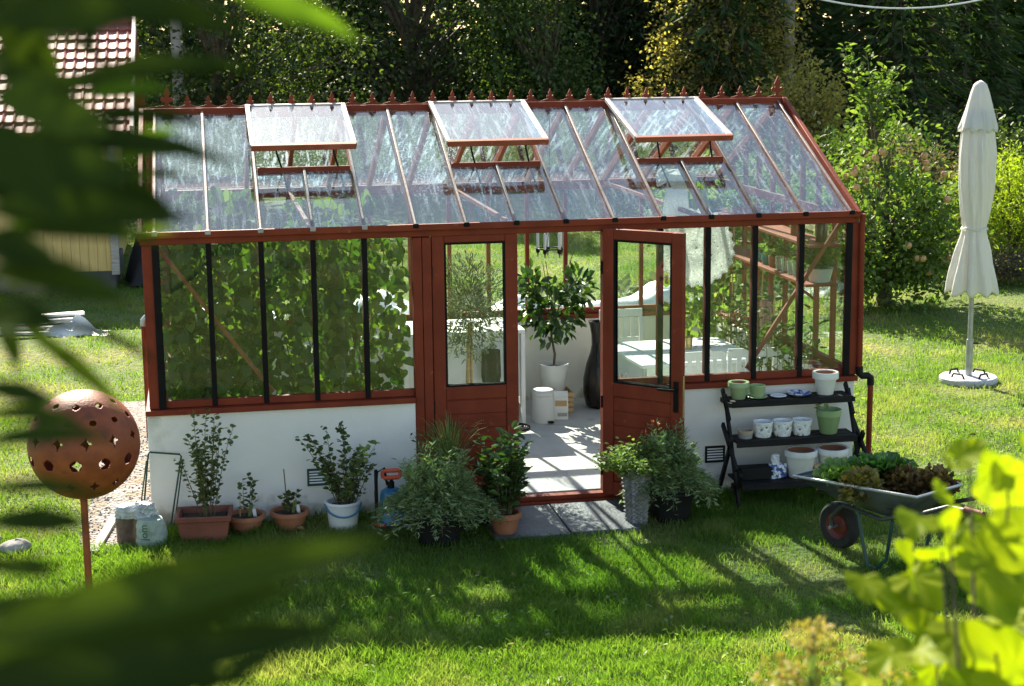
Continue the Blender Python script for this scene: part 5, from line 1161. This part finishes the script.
tree('yellowing_tree', 'yellow green birch like tree behind the third roof vent', 'tree', (11.2, 34.8, 0), (.11, 2.6), [(-.3, 0, 2.9, 1.25, 1.1, 1.3), (.55, 0, 3.3, .95, .9, 1.2), (-.95, 0, 2.0, .8, .8, 1.0), (.8, -.1, 1.8, .8, .8, .9), (.2, 0, 4.3, .8, .8, .8), (1.15, 0, 2.3, .5, .6, .7)], 430, 24, .13, .08, .055, 'oval', 'L_yellow')
tree('yellowing_tree', 'small yellow green bush at the right end of the ridge', 'tree', (11.9, 31.5, 0), (.05, 1.4), [(0, 0, 1.6, .55, .6, .8), (-.5, .2, 1.3, .6, .6, .8)], 170, 26, .12, .085, .055, 'oval', 'L_yellow')
# spruces
def spruce_mesh(h, R, seed):
    rg = np.random.default_rng(seed); P, D, L = [], [], []
    z = .5; mb = MB(); mb.tube([(0, 0, -.1), (0, 0, h)], [R * .085, .02], 8)
    while z < h - .15:
        f = 1 - z / h; nb = int(6 + 7 * f); off = rg.random() * 6
        for k in range(nb):
            a = off + k * 2 * PI / nb + rg.normal(0, .2); rl = R * f ** .8 * rg.uniform(.7, 1.12) + .12
            ca, sa = math.cos(a), math.sin(a); m_ = int(10 + 26 * rl / R)
            tt = rg.random(m_) ** .7; zz = z + .18 * rl * tt - .55 * rl * tt ** 2 * (.5 + .6 * f) + rg.normal(0, .04, m_)
            sd = rg.normal(0, 1, m_) * .16 * rl * (1.1 - tt)
            P.append(np.stack([ca * rl * tt - sa * sd, sa * rl * tt + ca * sd, zz], 1))
            D.append(np.stack([ca * .8 - sa * np.sign(sd) * .5, sa * .8 + ca * np.sign(sd) * .5, rg.normal(-.35, .25, m_)], 1)); L.append(rg.uniform(.22, .42, m_))
            mb.tube([(0, 0, z), (ca * rl * .5, sa * rl * .5, z + .03 * rl), (ca * rl * .95, sa * rl * .95, z - .25 * rl)], [.03, .02, .006], 4, False)
        z += rg.uniform(.22, .34) * (1 + .4 * f)
    return mb.mesh('trunk'), leafmesh('crown', np.concatenate(P), np.concatenate(D), np.concatenate(L), .085, 'needle')
SPR = [spruce_mesh(11.5, 2.3, 5), spruce_mesh(9.5, 1.9, 6)]
spr = [('tall dark spruce at the right edge of the garden', 15.6, 36.0, 0, 1.0), ('paler spruce left of the parasol with drooping tips', 11.1, 34.5, 1, .95), ('dark spruce behind the parasol top', 13.6, 38.5, 0, 1.05),
       ('narrow dark spruce right of the utility pole', 12.0, 40.5, 1, 1.1), ('spruce in the dark gap left of the yellowing tree', 10.0, 41.5, 0, .95), ('spruce behind the centre of the greenhouse ridge', 7.0, 41.0, 1, 1.1), ('spruce rising behind the left roof vent', 3.2, 40.0, 0, 1.0), ('spruce behind the outbuilding', -.9, 38.5, 1, 1.1), ('spruce beyond the outbuilding roof at the left edge', -4.0, 37.0, 0, 1.0), ('outermost spruce at the right, beyond the parasol', 18.2, 38.0, 1, 1.1)]
lk = {}
for lab, x, y, k, s in spr:
    t = thing('spruce_tree', lab, 'tree', (x, y, 0), random.uniform(0, 6), 'spruces at the end of the garden'); t.scale = (s, s, s)
    for nm, me, mt in (('trunk', SPR[k][0], M['bark']), ('crown', SPR[k][1], M['L_spruce'])):
        if not me.materials: me.materials.append(mt)
        o = bpy.data.objects.new(nm, me); COL.objects.link(o); o.parent = t
# the wood beyond, one mass
P, D = [], []
rg = np.random.default_rng(77)
for k in range(44):
    x = rg.uniform(-14, 34); y = rg.uniform(43, 54) + abs(x - 8) * .1; h = rg.uniform(9, 14); n = 1500
    zz = h * rg.random(n) ** 1.3; r = (2.6 * (1 - zz / h) ** .7 + .2) * np.sqrt(rg.random(n)); a = rg.random(n) * 2 * PI
    P.append(np.stack([x + r * np.cos(a), y + r * np.sin(a), zz + .2], 1)); D.append(np.stack([np.cos(a), np.sin(a), rg.normal(-.4, .3, n)], 1))
P = np.concatenate(P); fw = leaves('forest', P, np.concatenate(D), rg.uniform(.35, .7, len(P)), .26, 'needle', M['L_spruce'], None); tag(fw, kind='stuff')
# poles and cables
for (x, y, lab) in ((13.05, 36.0, 'grey wooden utility pole beside the yellowing tree'), (-.35, 33.0, 'grey pole rising beside the outbuilding roof')):
    t = thing('utility_pole', lab, 'pole', (x, y, 0)); MB().tube([(0, 0, -.2), (0, 0, 6.8)], [.13, .10], 14).build('post', M['pole'], t); MB().beam((-.5, 0, 6.3), (.5, 0, 6.3), .09, .11).build('cross_arm', M['pole'], t)
    for xx in (-.4, .4): MB().lathe([(.02, 0), (.05, .03), (.03, .08), (.05, .11), (.001, .14)], 12, (xx, 0, 6.36)).build('insulator', M['white_paint'], t)
def cable(p, q, sag, r, label):
    p = Vector(p); q = Vector(q); pts = [p.lerp(q, i / 40) - Vector((0, 0, 4 * sag * (i / 40) * (1 - i / 40))) - p for i in range(41)]
    tag(based('cable', MB().tube(pts, r, 6).mesh('cable'), M['wire'] if r > .01 else M['plastic_black'], p), label, 'cable')
cable((6.8, 25.0, 5.0), (16.5, 25.0, 6.05), 1.81, .014, 'pale sagging cable high above the parasol')
cable((-.35, 33.0, 6.35), (13.05, 36.0, 6.35), 2.3, .007, 'thin dark wire slung between the two utility poles')

# ---------------------------------------------------------------- close to the camera
LEAFLETS=[
((-0.084,0.707,3.377),(0.017,0.659,3.367),0.0241),
((-0.016,0.658,3.383),(0.020,0.687,3.366),0.0189),
((-0.053,0.702,3.378),(-0.037,0.667,3.356),0.0136),
((-0.078,0.667,3.369),(-0.050,0.696,3.343),0.0208),
((-0.074,0.736,3.334),(0.029,0.764,3.353),0.0169),
((-0.074,0.622,3.340),(-0.030,0.648,3.327),0.0249),
((-0.085,0.703,3.352),(-0.056,0.670,3.350),0.0160),
((-0.066,0.733,3.323),(0.003,0.692,3.330),0.0110),
((-0.084,0.697,3.318),(0.012,0.651,3.318),0.0160),
((-0.077,0.619,3.316),(-0.019,0.643,3.310),0.0213),
((-0.043,0.767,3.322),(0.004,0.804,3.323),0.0071),
((-0.085,0.694,3.304),(-0.007,0.650,3.295),0.0176),
((-0.081,0.653,3.297),(-0.010,0.614,3.296),0.0174),
((-0.084,0.690,3.284),(-0.014,0.717,3.277),0.0104),
((-0.084,0.652,3.285),(-0.052,0.619,3.280),0.0151),
((-0.082,0.650,3.274),(-0.028,0.613,3.268),0.0189),
((-0.089,0.687,3.261),(-0.076,0.718,3.218),0.0168),
((-0.082,0.721,3.244),(-0.035,0.746,3.195),0.0093),
((-0.073,0.756,3.236),(-0.021,0.713,3.228),0.0062),
((-0.084,0.647,3.256),(-0.053,0.615,3.259),0.0189),
((-0.081,0.601,3.218),(-0.035,0.569,3.228),0.0107),
((-0.086,0.640,3.220),(-0.048,0.670,3.210),0.0098),
((-0.087,0.635,3.192),(-0.040,0.602,3.199),0.0083),
((-0.083,0.596,3.190),(-0.044,0.624,3.181),0.0121),
((-0.089,0.630,3.163),(-0.058,0.662,3.154),0.0061),
((-0.012,0.571,3.128),(0.023,0.602,3.132),0.0057),
((-0.075,0.628,3.367),(-0.016,0.654,3.370),0.0178),
((-0.075,0.621,3.332),(-0.048,0.585,3.301),0.0213),
((-0.083,0.655,3.300),(-0.056,0.691,3.312),0.0226),
((-0.059,0.726,3.297),(-0.004,0.689,3.309),0.0101),
((-0.080,0.498,3.181),(0.049,0.470,3.215),0.0186),
((-0.084,0.517,3.167),(0.024,0.492,3.195),0.0175),
((-0.079,0.467,3.179),(0.037,0.439,3.200),0.0181),
((-0.084,0.495,3.158),(0.009,0.471,3.177),0.0186),
((-0.085,0.493,3.150),(-0.021,0.475,3.171),0.0186),
((-0.083,0.539,3.177),(-0.030,0.519,3.181),0.0143),
((-0.070,0.542,3.148),(-0.004,0.527,3.193),0.0132),
((-0.088,0.602,3.175),(-0.055,0.583,3.173),0.0079),
((-0.084,0.633,3.233),(-0.054,0.614,3.229),0.0097),
((-0.085,0.679,3.258),(-0.040,0.660,3.272),0.0087),
((-0.068,0.696,3.363),(-0.029,0.673,3.351),0.0095),
((-0.076,0.653,3.348),(-0.037,0.632,3.342),0.0112),
((-0.063,0.686,3.314),(-0.012,0.660,3.301),0.0095),
]
PAINTED_SUN=[
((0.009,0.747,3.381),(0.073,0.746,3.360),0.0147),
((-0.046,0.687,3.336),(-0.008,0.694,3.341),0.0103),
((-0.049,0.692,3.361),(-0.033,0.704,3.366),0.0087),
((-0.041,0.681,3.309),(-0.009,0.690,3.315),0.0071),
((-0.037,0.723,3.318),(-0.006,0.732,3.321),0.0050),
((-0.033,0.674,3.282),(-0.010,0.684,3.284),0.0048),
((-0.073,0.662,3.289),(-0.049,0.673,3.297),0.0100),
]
LOBED=[
(0.648,1.313,2.998,0.033),
(0.671,1.397,2.964,0.030),
(0.682,1.344,2.977,0.029),
(0.731,1.400,2.937,0.054),
(0.676,1.414,2.925,0.034),
(0.577,1.263,2.950,0.040),
(0.599,1.244,2.954,0.038),
(0.664,1.468,2.848,0.057),
(0.656,1.300,2.902,0.063),
(0.620,1.300,2.912,0.045),
(0.685,1.502,2.792,0.067),
(0.694,1.349,2.854,0.077),
(0.686,1.450,2.781,0.051),
(0.595,1.358,2.793,0.046),
(0.657,1.394,2.780,0.049),
(0.651,1.254,2.834,0.072),
(0.703,1.381,2.759,0.072),
(0.732,1.468,2.868,0.043),
(0.713,1.348,2.779,0.055),
(0.760,1.427,2.885,0.058),
(0.742,1.394,2.807,0.067),
(0.608,1.231,2.813,0.050),
(0.641,1.423,2.723,0.048),
(0.755,1.375,2.852,0.066),
(0.709,1.320,2.993,0.035),
]
t = thing('rowan_tree', 'out of focus dark leaves of a small tree reaching in at the left', 'tree', (-.55, .72, 0))
T0 = Vector((-.55, .72, 0))
mb = MB(); mb.tube([(0, 0, -.1), (.02, 0, 1.2), (-.02, .02, 2.4), (.05, .0, 3.4), (.0, .1, 4.2)], [.06, .055, .045, .035, .018], 10)
for z, q in ((2.9, (.42, -.06, 3.18)), (3.0, (.43, -.06, 3.26)), (3.1, (.43, -.02, 3.31)), (3.2, (.45, -.03, 3.375)), (2.7, (.44, -.24, 3.16)), (2.8, (.43, -.08, 3.22))): mb.tube([(0, 0, z), (.2, -.03, (z + q[2]) / 2 + .03), q], [.014, .009, .003], 6)
mb.build('trunk', M['bark'], t)
Lp = np.array([a for a, b, w in LEAFLETS]) - np.array(T0); Ld = np.array([np.array(b) - np.array(a) for a, b, w in LEAFLETS]); Ll = np.linalg.norm(Ld, axis=1); Lw = np.array([w * (.97 if k < len(LEAFLETS) - 13 else 1) for k, (a, b, w) in enumerate(LEAFLETS)])
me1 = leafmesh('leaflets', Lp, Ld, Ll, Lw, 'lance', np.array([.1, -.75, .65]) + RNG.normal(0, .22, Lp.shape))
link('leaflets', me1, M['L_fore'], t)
q = np.array([b for a, b, w in PAINTED_SUN]) - np.array([a for a, b, w in PAINTED_SUN]); ql = np.linalg.norm(q, axis=1)
leaves('painted_sun_leaflets', np.array([a for a, b, w in PAINTED_SUN]) - np.array(T0), q, ql, np.array([w for a, b, w in PAINTED_SUN]), 'lance', M['L_foresun'], t, np.array([.1, -.75, .65]) + RNG.normal(0, .2, q.shape))  # leaflets given the colour with sunlight painted in
cs = []
for _ in range(80): cs.append((random.uniform(-.9, .75), random.uniform(.15, 2.1), random.uniform(.95, 2.1) + 3.0))
cs = [c for c in cs if c[2] > 3.75 + .10 * c[1]]
P, D = clumps(cs, 16, .12); P[:, 2] = np.maximum(P[:, 2], 3.72 + .08 * P[:, 1])
leaves('crown', P, D + (0, 0, -.3), .15 * RNG.uniform(.6, 1.1, len(P)), .034, 'lance', M['L_fore'], t)  # unseen foliage above the view, added to shade the leaflets below
# golden shrub at the right
t = thing('golden_shrub', 'bright yellow green lobed shrub, out of focus in the lower right corner', 'shrub', (.74, 1.40, 0)); T0 = np.array((.74, 1.40, 0))
mb = MB(); tips = []
for k in range(7):
    q = LOBED[k * 3 % len(LOBED)]; e = Vector(q[:3]) - Vector(T0)
    mb.tube([(.02 * k - .06, .03 * (k % 3), -.1), (.04 * k - .14, .05 * (k % 3) - .03, 1.2), (e.x * .5 + .02, e.y * .6, 2.35), e], [.009, .006, .003, .0012], 7)
mb.build('stem', M['bark'], t)
P = np.array([q[:3] for q in LOBED]) - T0; S_ = np.array([q[3] for q in LOBED])
P = np.concatenate([P, P[8:] + RNG.normal(0, .022, P[8:].shape) + (.01, .03, -.012)]); S_ = np.concatenate([S_, S_[8:] * .85])
n = len(P); D = np.stack([RNG.normal(-.2, .7, n), RNG.normal(-.35, .4, n), RNG.uniform(-.5, .8, n)], 1); D = unit(D)
leaves('foliage', P - D * S_[:, None] * .5, D, S_ * .92, S_ * .95, 'ninebark', M['L_chart'], t, np.array([-.1, -.6, .8]) + RNG.normal(0, .38, (n, 3)))
k2 = 46; P = np.stack([RNG.uniform(-.10, .16, k2), RNG.uniform(-.10, .20, k2), RNG.uniform(2.55, 2.80, k2)], 1); k_ = P[:, 0] > (P[:, 2] - 2.60) * .18 - .05; P = P[k_]; k2 = len(P)
leaves('shaded_foliage', P, np.stack([RNG.normal(0, .6, k2), RNG.normal(-.2, .4, k2), RNG.uniform(-.4, .8, k2)], 1), .05 * RNG.uniform(.6, 1.15, k2), .048, 'ninebark', M['L_chart'], t, np.array([-.1, -.7, .6]) + RNG.normal(0, .6, (k2, 3)))
n = 260; z = RNG.uniform(.9, 2.60, n); P = np.stack([RNG.normal(0, .17, n), RNG.normal(.03, .14, n), z], 1)
D = np.stack([RNG.normal(0, .6, n), RNG.normal(-.2, .6, n), RNG.normal(.2, .4, n)], 1)
leaves('lower_foliage', P, D, .06 * RNG.uniform(.6, 1.2, n), .055, 'ninebark', M['L_chart'], t)
# spirea with faded heads
t = thing('spirea', 'out of focus shrub with faded rusty flower heads at the bottom edge', 'shrub', (.72, 1.86, 0)); T0 = np.array((.72, 1.86, 0))
hs = [(.700, 1.806, 2.646), (.735, 1.793, 2.613), (.657, 1.805, 2.602), (.782, 1.781, 2.592), (.690, 1.83, 2.59), (.718, 1.86, 2.62)]
mb = MB(); P, D, P2 = [], [], []
for h in hs:
    e = np.array(h) - T0; mb.tube([(e[0] * .3, 0, -.1), (e[0] * .4, .03, 1.3), (e[0] * .8, e[1] * .6, 2.3), tuple(e)], [.007, .006, .004, .002], 6)
    d = unit(RNG.normal(0, 1, (150, 3))); p = e + d * np.array((.034, .034, .016)) * RNG.random((150, 1)) ** .5; P.append(p); D.append(d)
    for q in range(16): P2.append(e + np.array([random.gauss(0, .022), random.gauss(0, .02), -.03 - random.random() * .25]))
mb.build('stem', M['twig'], t)
leaves('flower_head', np.concatenate(P), np.concatenate(D), .007, .005, 'diamond', M['L_seed'], t)
P2 = np.array(P2); leaves('foliage', P2, RNG.normal(0, .6, P2.shape) + (0, 0, .2), .045, .020, 'oval', M['L_light'], t)

# ---------------------------------------------------------------- grass
def grass(n, xr, yr, hr, wr, rg):
    x = rg.uniform(*xr, n); y = rg.uniform(*yr, n)
    inside = lambda a, b, c, d: (x > a) & (x < b) & (y > c) & (y < d)
    ok = ~inside(-.46, 4.75, 11.405, 14.71) & ~inside(1.85, 2.85, 10.615, 11.42) & ~inside(-.92, -.45, 11.02, 15.6)
    v = x - y * .185; ok &= (np.abs(v) < .345 * y + 1.5)
    x, y = x[ok], y[ok]
    return x, y
rg = np.random.default_rng(5); nh = vnoise(21, .16); nl = vnoise(22, .9); nd = vnoise(23, .35)
GXs, GYs, Hs, Ws = [], [], [], []
for n, xr, yr, h, w in ((430000, (-3.4, 7.4), (7.0, 11.42), .064, .0056), (190000, (-4.8, 10.8), (11.3, 16), .050, .0062), (280000, (-7, 16), (16, 29), .050, .009)):
    x, y = grass(n, xr, yr, h, w, rg)
    hh = h * (.35 + .75 * nh(x, y) + .55 * nl(x, y) ** 2)
    near = np.clip(1 - (11.42 - y) / .55, 0, 1) * ((x > -.45) & (x < 4.75) & (y < 11.42)); hh *= 1 + .9 * near * nd(x, y) * 1.5
    bald = nl(x, y) * .5 + nd(x, y) * .5
    keep = rg.random(len(x)) < np.clip((bald - .18) * 3.2, .25, 1)
    GXs.append(x[keep]); GYs.append(y[keep]); Hs.append(hh[keep]); Ws.append(np.full(keep.sum(), w))
x = np.concatenate(GXs); y = np.concatenate(GYs); h = np.concatenate(Hs) * rg.uniform(.55, 1.25, len(x)); w = np.concatenate(Ws) * rg.uniform(.6, 1.2, len(x)); n = len(x)
zb = np.array([gz(a, b) for a, b in zip(x, y)]) - .006
a = rg.uniform(0, 2 * PI, n); ln = h * rg.uniform(.15, .95, n); b = rg.uniform(0, 2 * PI, n)
dx, dy = np.cos(a) * ln, np.sin(a) * ln; sx, sy = np.cos(b) * w / 2, np.sin(b) * w / 2
V = np.empty((n, 5, 3), np.float32)
V[:, 0] = np.stack([x - sx, y - sy, zb], 1); V[:, 1] = np.stack([x + sx, y + sy, zb], 1)
V[:, 2] = np.stack([x + dx * .35 + sx * .8, y + dy * .35 + sy * .8, zb + h * .62], 1); V[:, 3] = np.stack([x + dx * .35 - sx * .8, y + dy * .35 - sy * .8, zb + h * .62], 1)
V[:, 4] = np.stack([x + dx, y + dy, zb + h], 1)
lp = (np.array([0, 1, 2, 3, 3, 2, 4])[None] + (np.arange(n) * 5)[:, None]).ravel().astype(np.int32)
st = (np.array([0, 4])[None] + (np.arange(n) * 7)[:, None]).ravel().astype(np.int32); tt = np.tile([4, 3], n).astype(np.int32)
me = bpy.data.meshes.new('grass'); me.vertices.add(n * 5); me.vertices.foreach_set('co', V.ravel()); me.loops.add(len(lp)); me.loops.foreach_set('vertex_index', lp)
me.polygons.add(len(st)); me.polygons.foreach_set('loop_start', st); me.polygons.foreach_set('loop_total', tt); me.update(calc_edges=True)
tag(link('grass', me, M['L_grass']), kind='stuff')
# clover and broad weeds in the lawn
n = 16000; x, y = grass(n, (-2.6, 7), (7.2, 16), 0, 0, rg); k = (nd(x, y) * nl(x, y)) > .33; x, y = x[k], y[k]; n = len(x)
P = np.stack([x, y, np.full(n, .012) + rg.random(n) * .02], 1); tag(leaves('lawn_weeds', P, np.stack([rg.normal(0, 1, n), rg.normal(0, 1, n), rg.uniform(.1, .7, n)], 1), rg.uniform(.02, .05, n), .02, 'oval', M['L_light'], None), kind='stuff')

n = 420; x, y = grass(n, (-2.4, 7), (7.3, 15), 0, 0, rg); n = len(x)
tag(leaves('leaf_litter', np.stack([x, y, .02 + rg.random(n) * .03], 1), np.stack([rg.normal(0, 1, n), rg.normal(0, 1, n), rg.normal(0, .3, n)], 1), rg.uniform(.02, .055, n), rg.uniform(.008, .03, n), 'oval', M['L_litter'], None), kind='stuff')
# ---------------------------------------------------------------- light and camera
EL, AZ = 36.0, 10.0        # sun behind the greenhouse, a little to the left
dirn = Vector((-math.sin(rad(AZ)) * math.cos(rad(EL)), math.cos(rad(AZ)) * math.cos(rad(EL)), math.sin(rad(EL))))
sd = bpy.data.lights.new('sun', 'SUN'); sd.energy = 5.0; sd.angle = rad(.53); sd.color = (1, .95, .86)
so = bpy.data.objects.new('sun', sd); COL.objects.link(so); so.rotation_euler = dirn.to_track_quat('Z', 'Y').to_euler(); so.location = dirn * 60
wd = bpy.data.worlds.new('World'); SC.world = wd; wd.use_nodes = True; nt = wd.node_tree
sky = nt.nodes.new('ShaderNodeTexSky'); sky.sky_type = 'NISHITA'; sky.sun_disc = False; sky.sun_elevation = rad(EL); sky.sun_rotation = rad(-AZ); sky.air_density = 1.0; sky.dust_density = .6; sky.ozone_density = 1.0
bg = nt.nodes['Background']; bg.inputs[1].default_value = .083; nt.links.new(sky.outputs[0], bg.inputs[0])
cd = bpy.data.cameras.new('camera'); co = bpy.data.objects.new('camera', cd); COL.objects.link(co); SC.camera = co
cd.sensor_width = 23.6; cd.lens = 1664 / 1024 * 23.6; cd.clip_start = .05; cd.clip_end = 2000
psi, th, ro = rad(10.5), rad(10.55), rad(.6)
F0 = Vector((math.sin(psi), math.cos(psi), 0)); R0v = Vector((math.cos(psi), -math.sin(psi), 0)); Zv = Vector((0, 0, 1))
Fv = F0 * math.cos(th) - Zv * math.sin(th); U0 = F0 * math.sin(th) + Zv * math.cos(th)
Rv = R0v * math.cos(ro) - U0 * math.sin(ro); Uv = U0 * math.cos(ro) + R0v * math.sin(ro)
co.matrix_world = Matrix(((Rv.x, Uv.x, -Fv.x, 0), (Rv.y, Uv.y, -Fv.y, 0), (Rv.z, Uv.z, -Fv.z, 3.36), (0, 0, 0, 1)))
cd.dof.use_dof = True; cd.dof.focus_distance = 11.9; cd.dof.aperture_fstop = 5.6
SC.view_settings.view_transform = 'Standard'; SC.view_settings.look = 'None'; SC.view_settings.exposure = 1.72; SC.view_settings.gamma = 1
SC.view_settings.use_white_balance = True; SC.view_settings.white_balance_temperature = 7300
SC.cycles.use_denoising = True
SC.cycles.max_bounces = 10; SC.cycles.transparent_max_bounces = 28; SC.cycles.diffuse_bounces = 4; SC.cycles.glossy_bounces = 4; SC.cycles.caustics_reflective = False; SC.cycles.caustics_refractive = False
SC.cycles.sample_clamp_indirect = 6
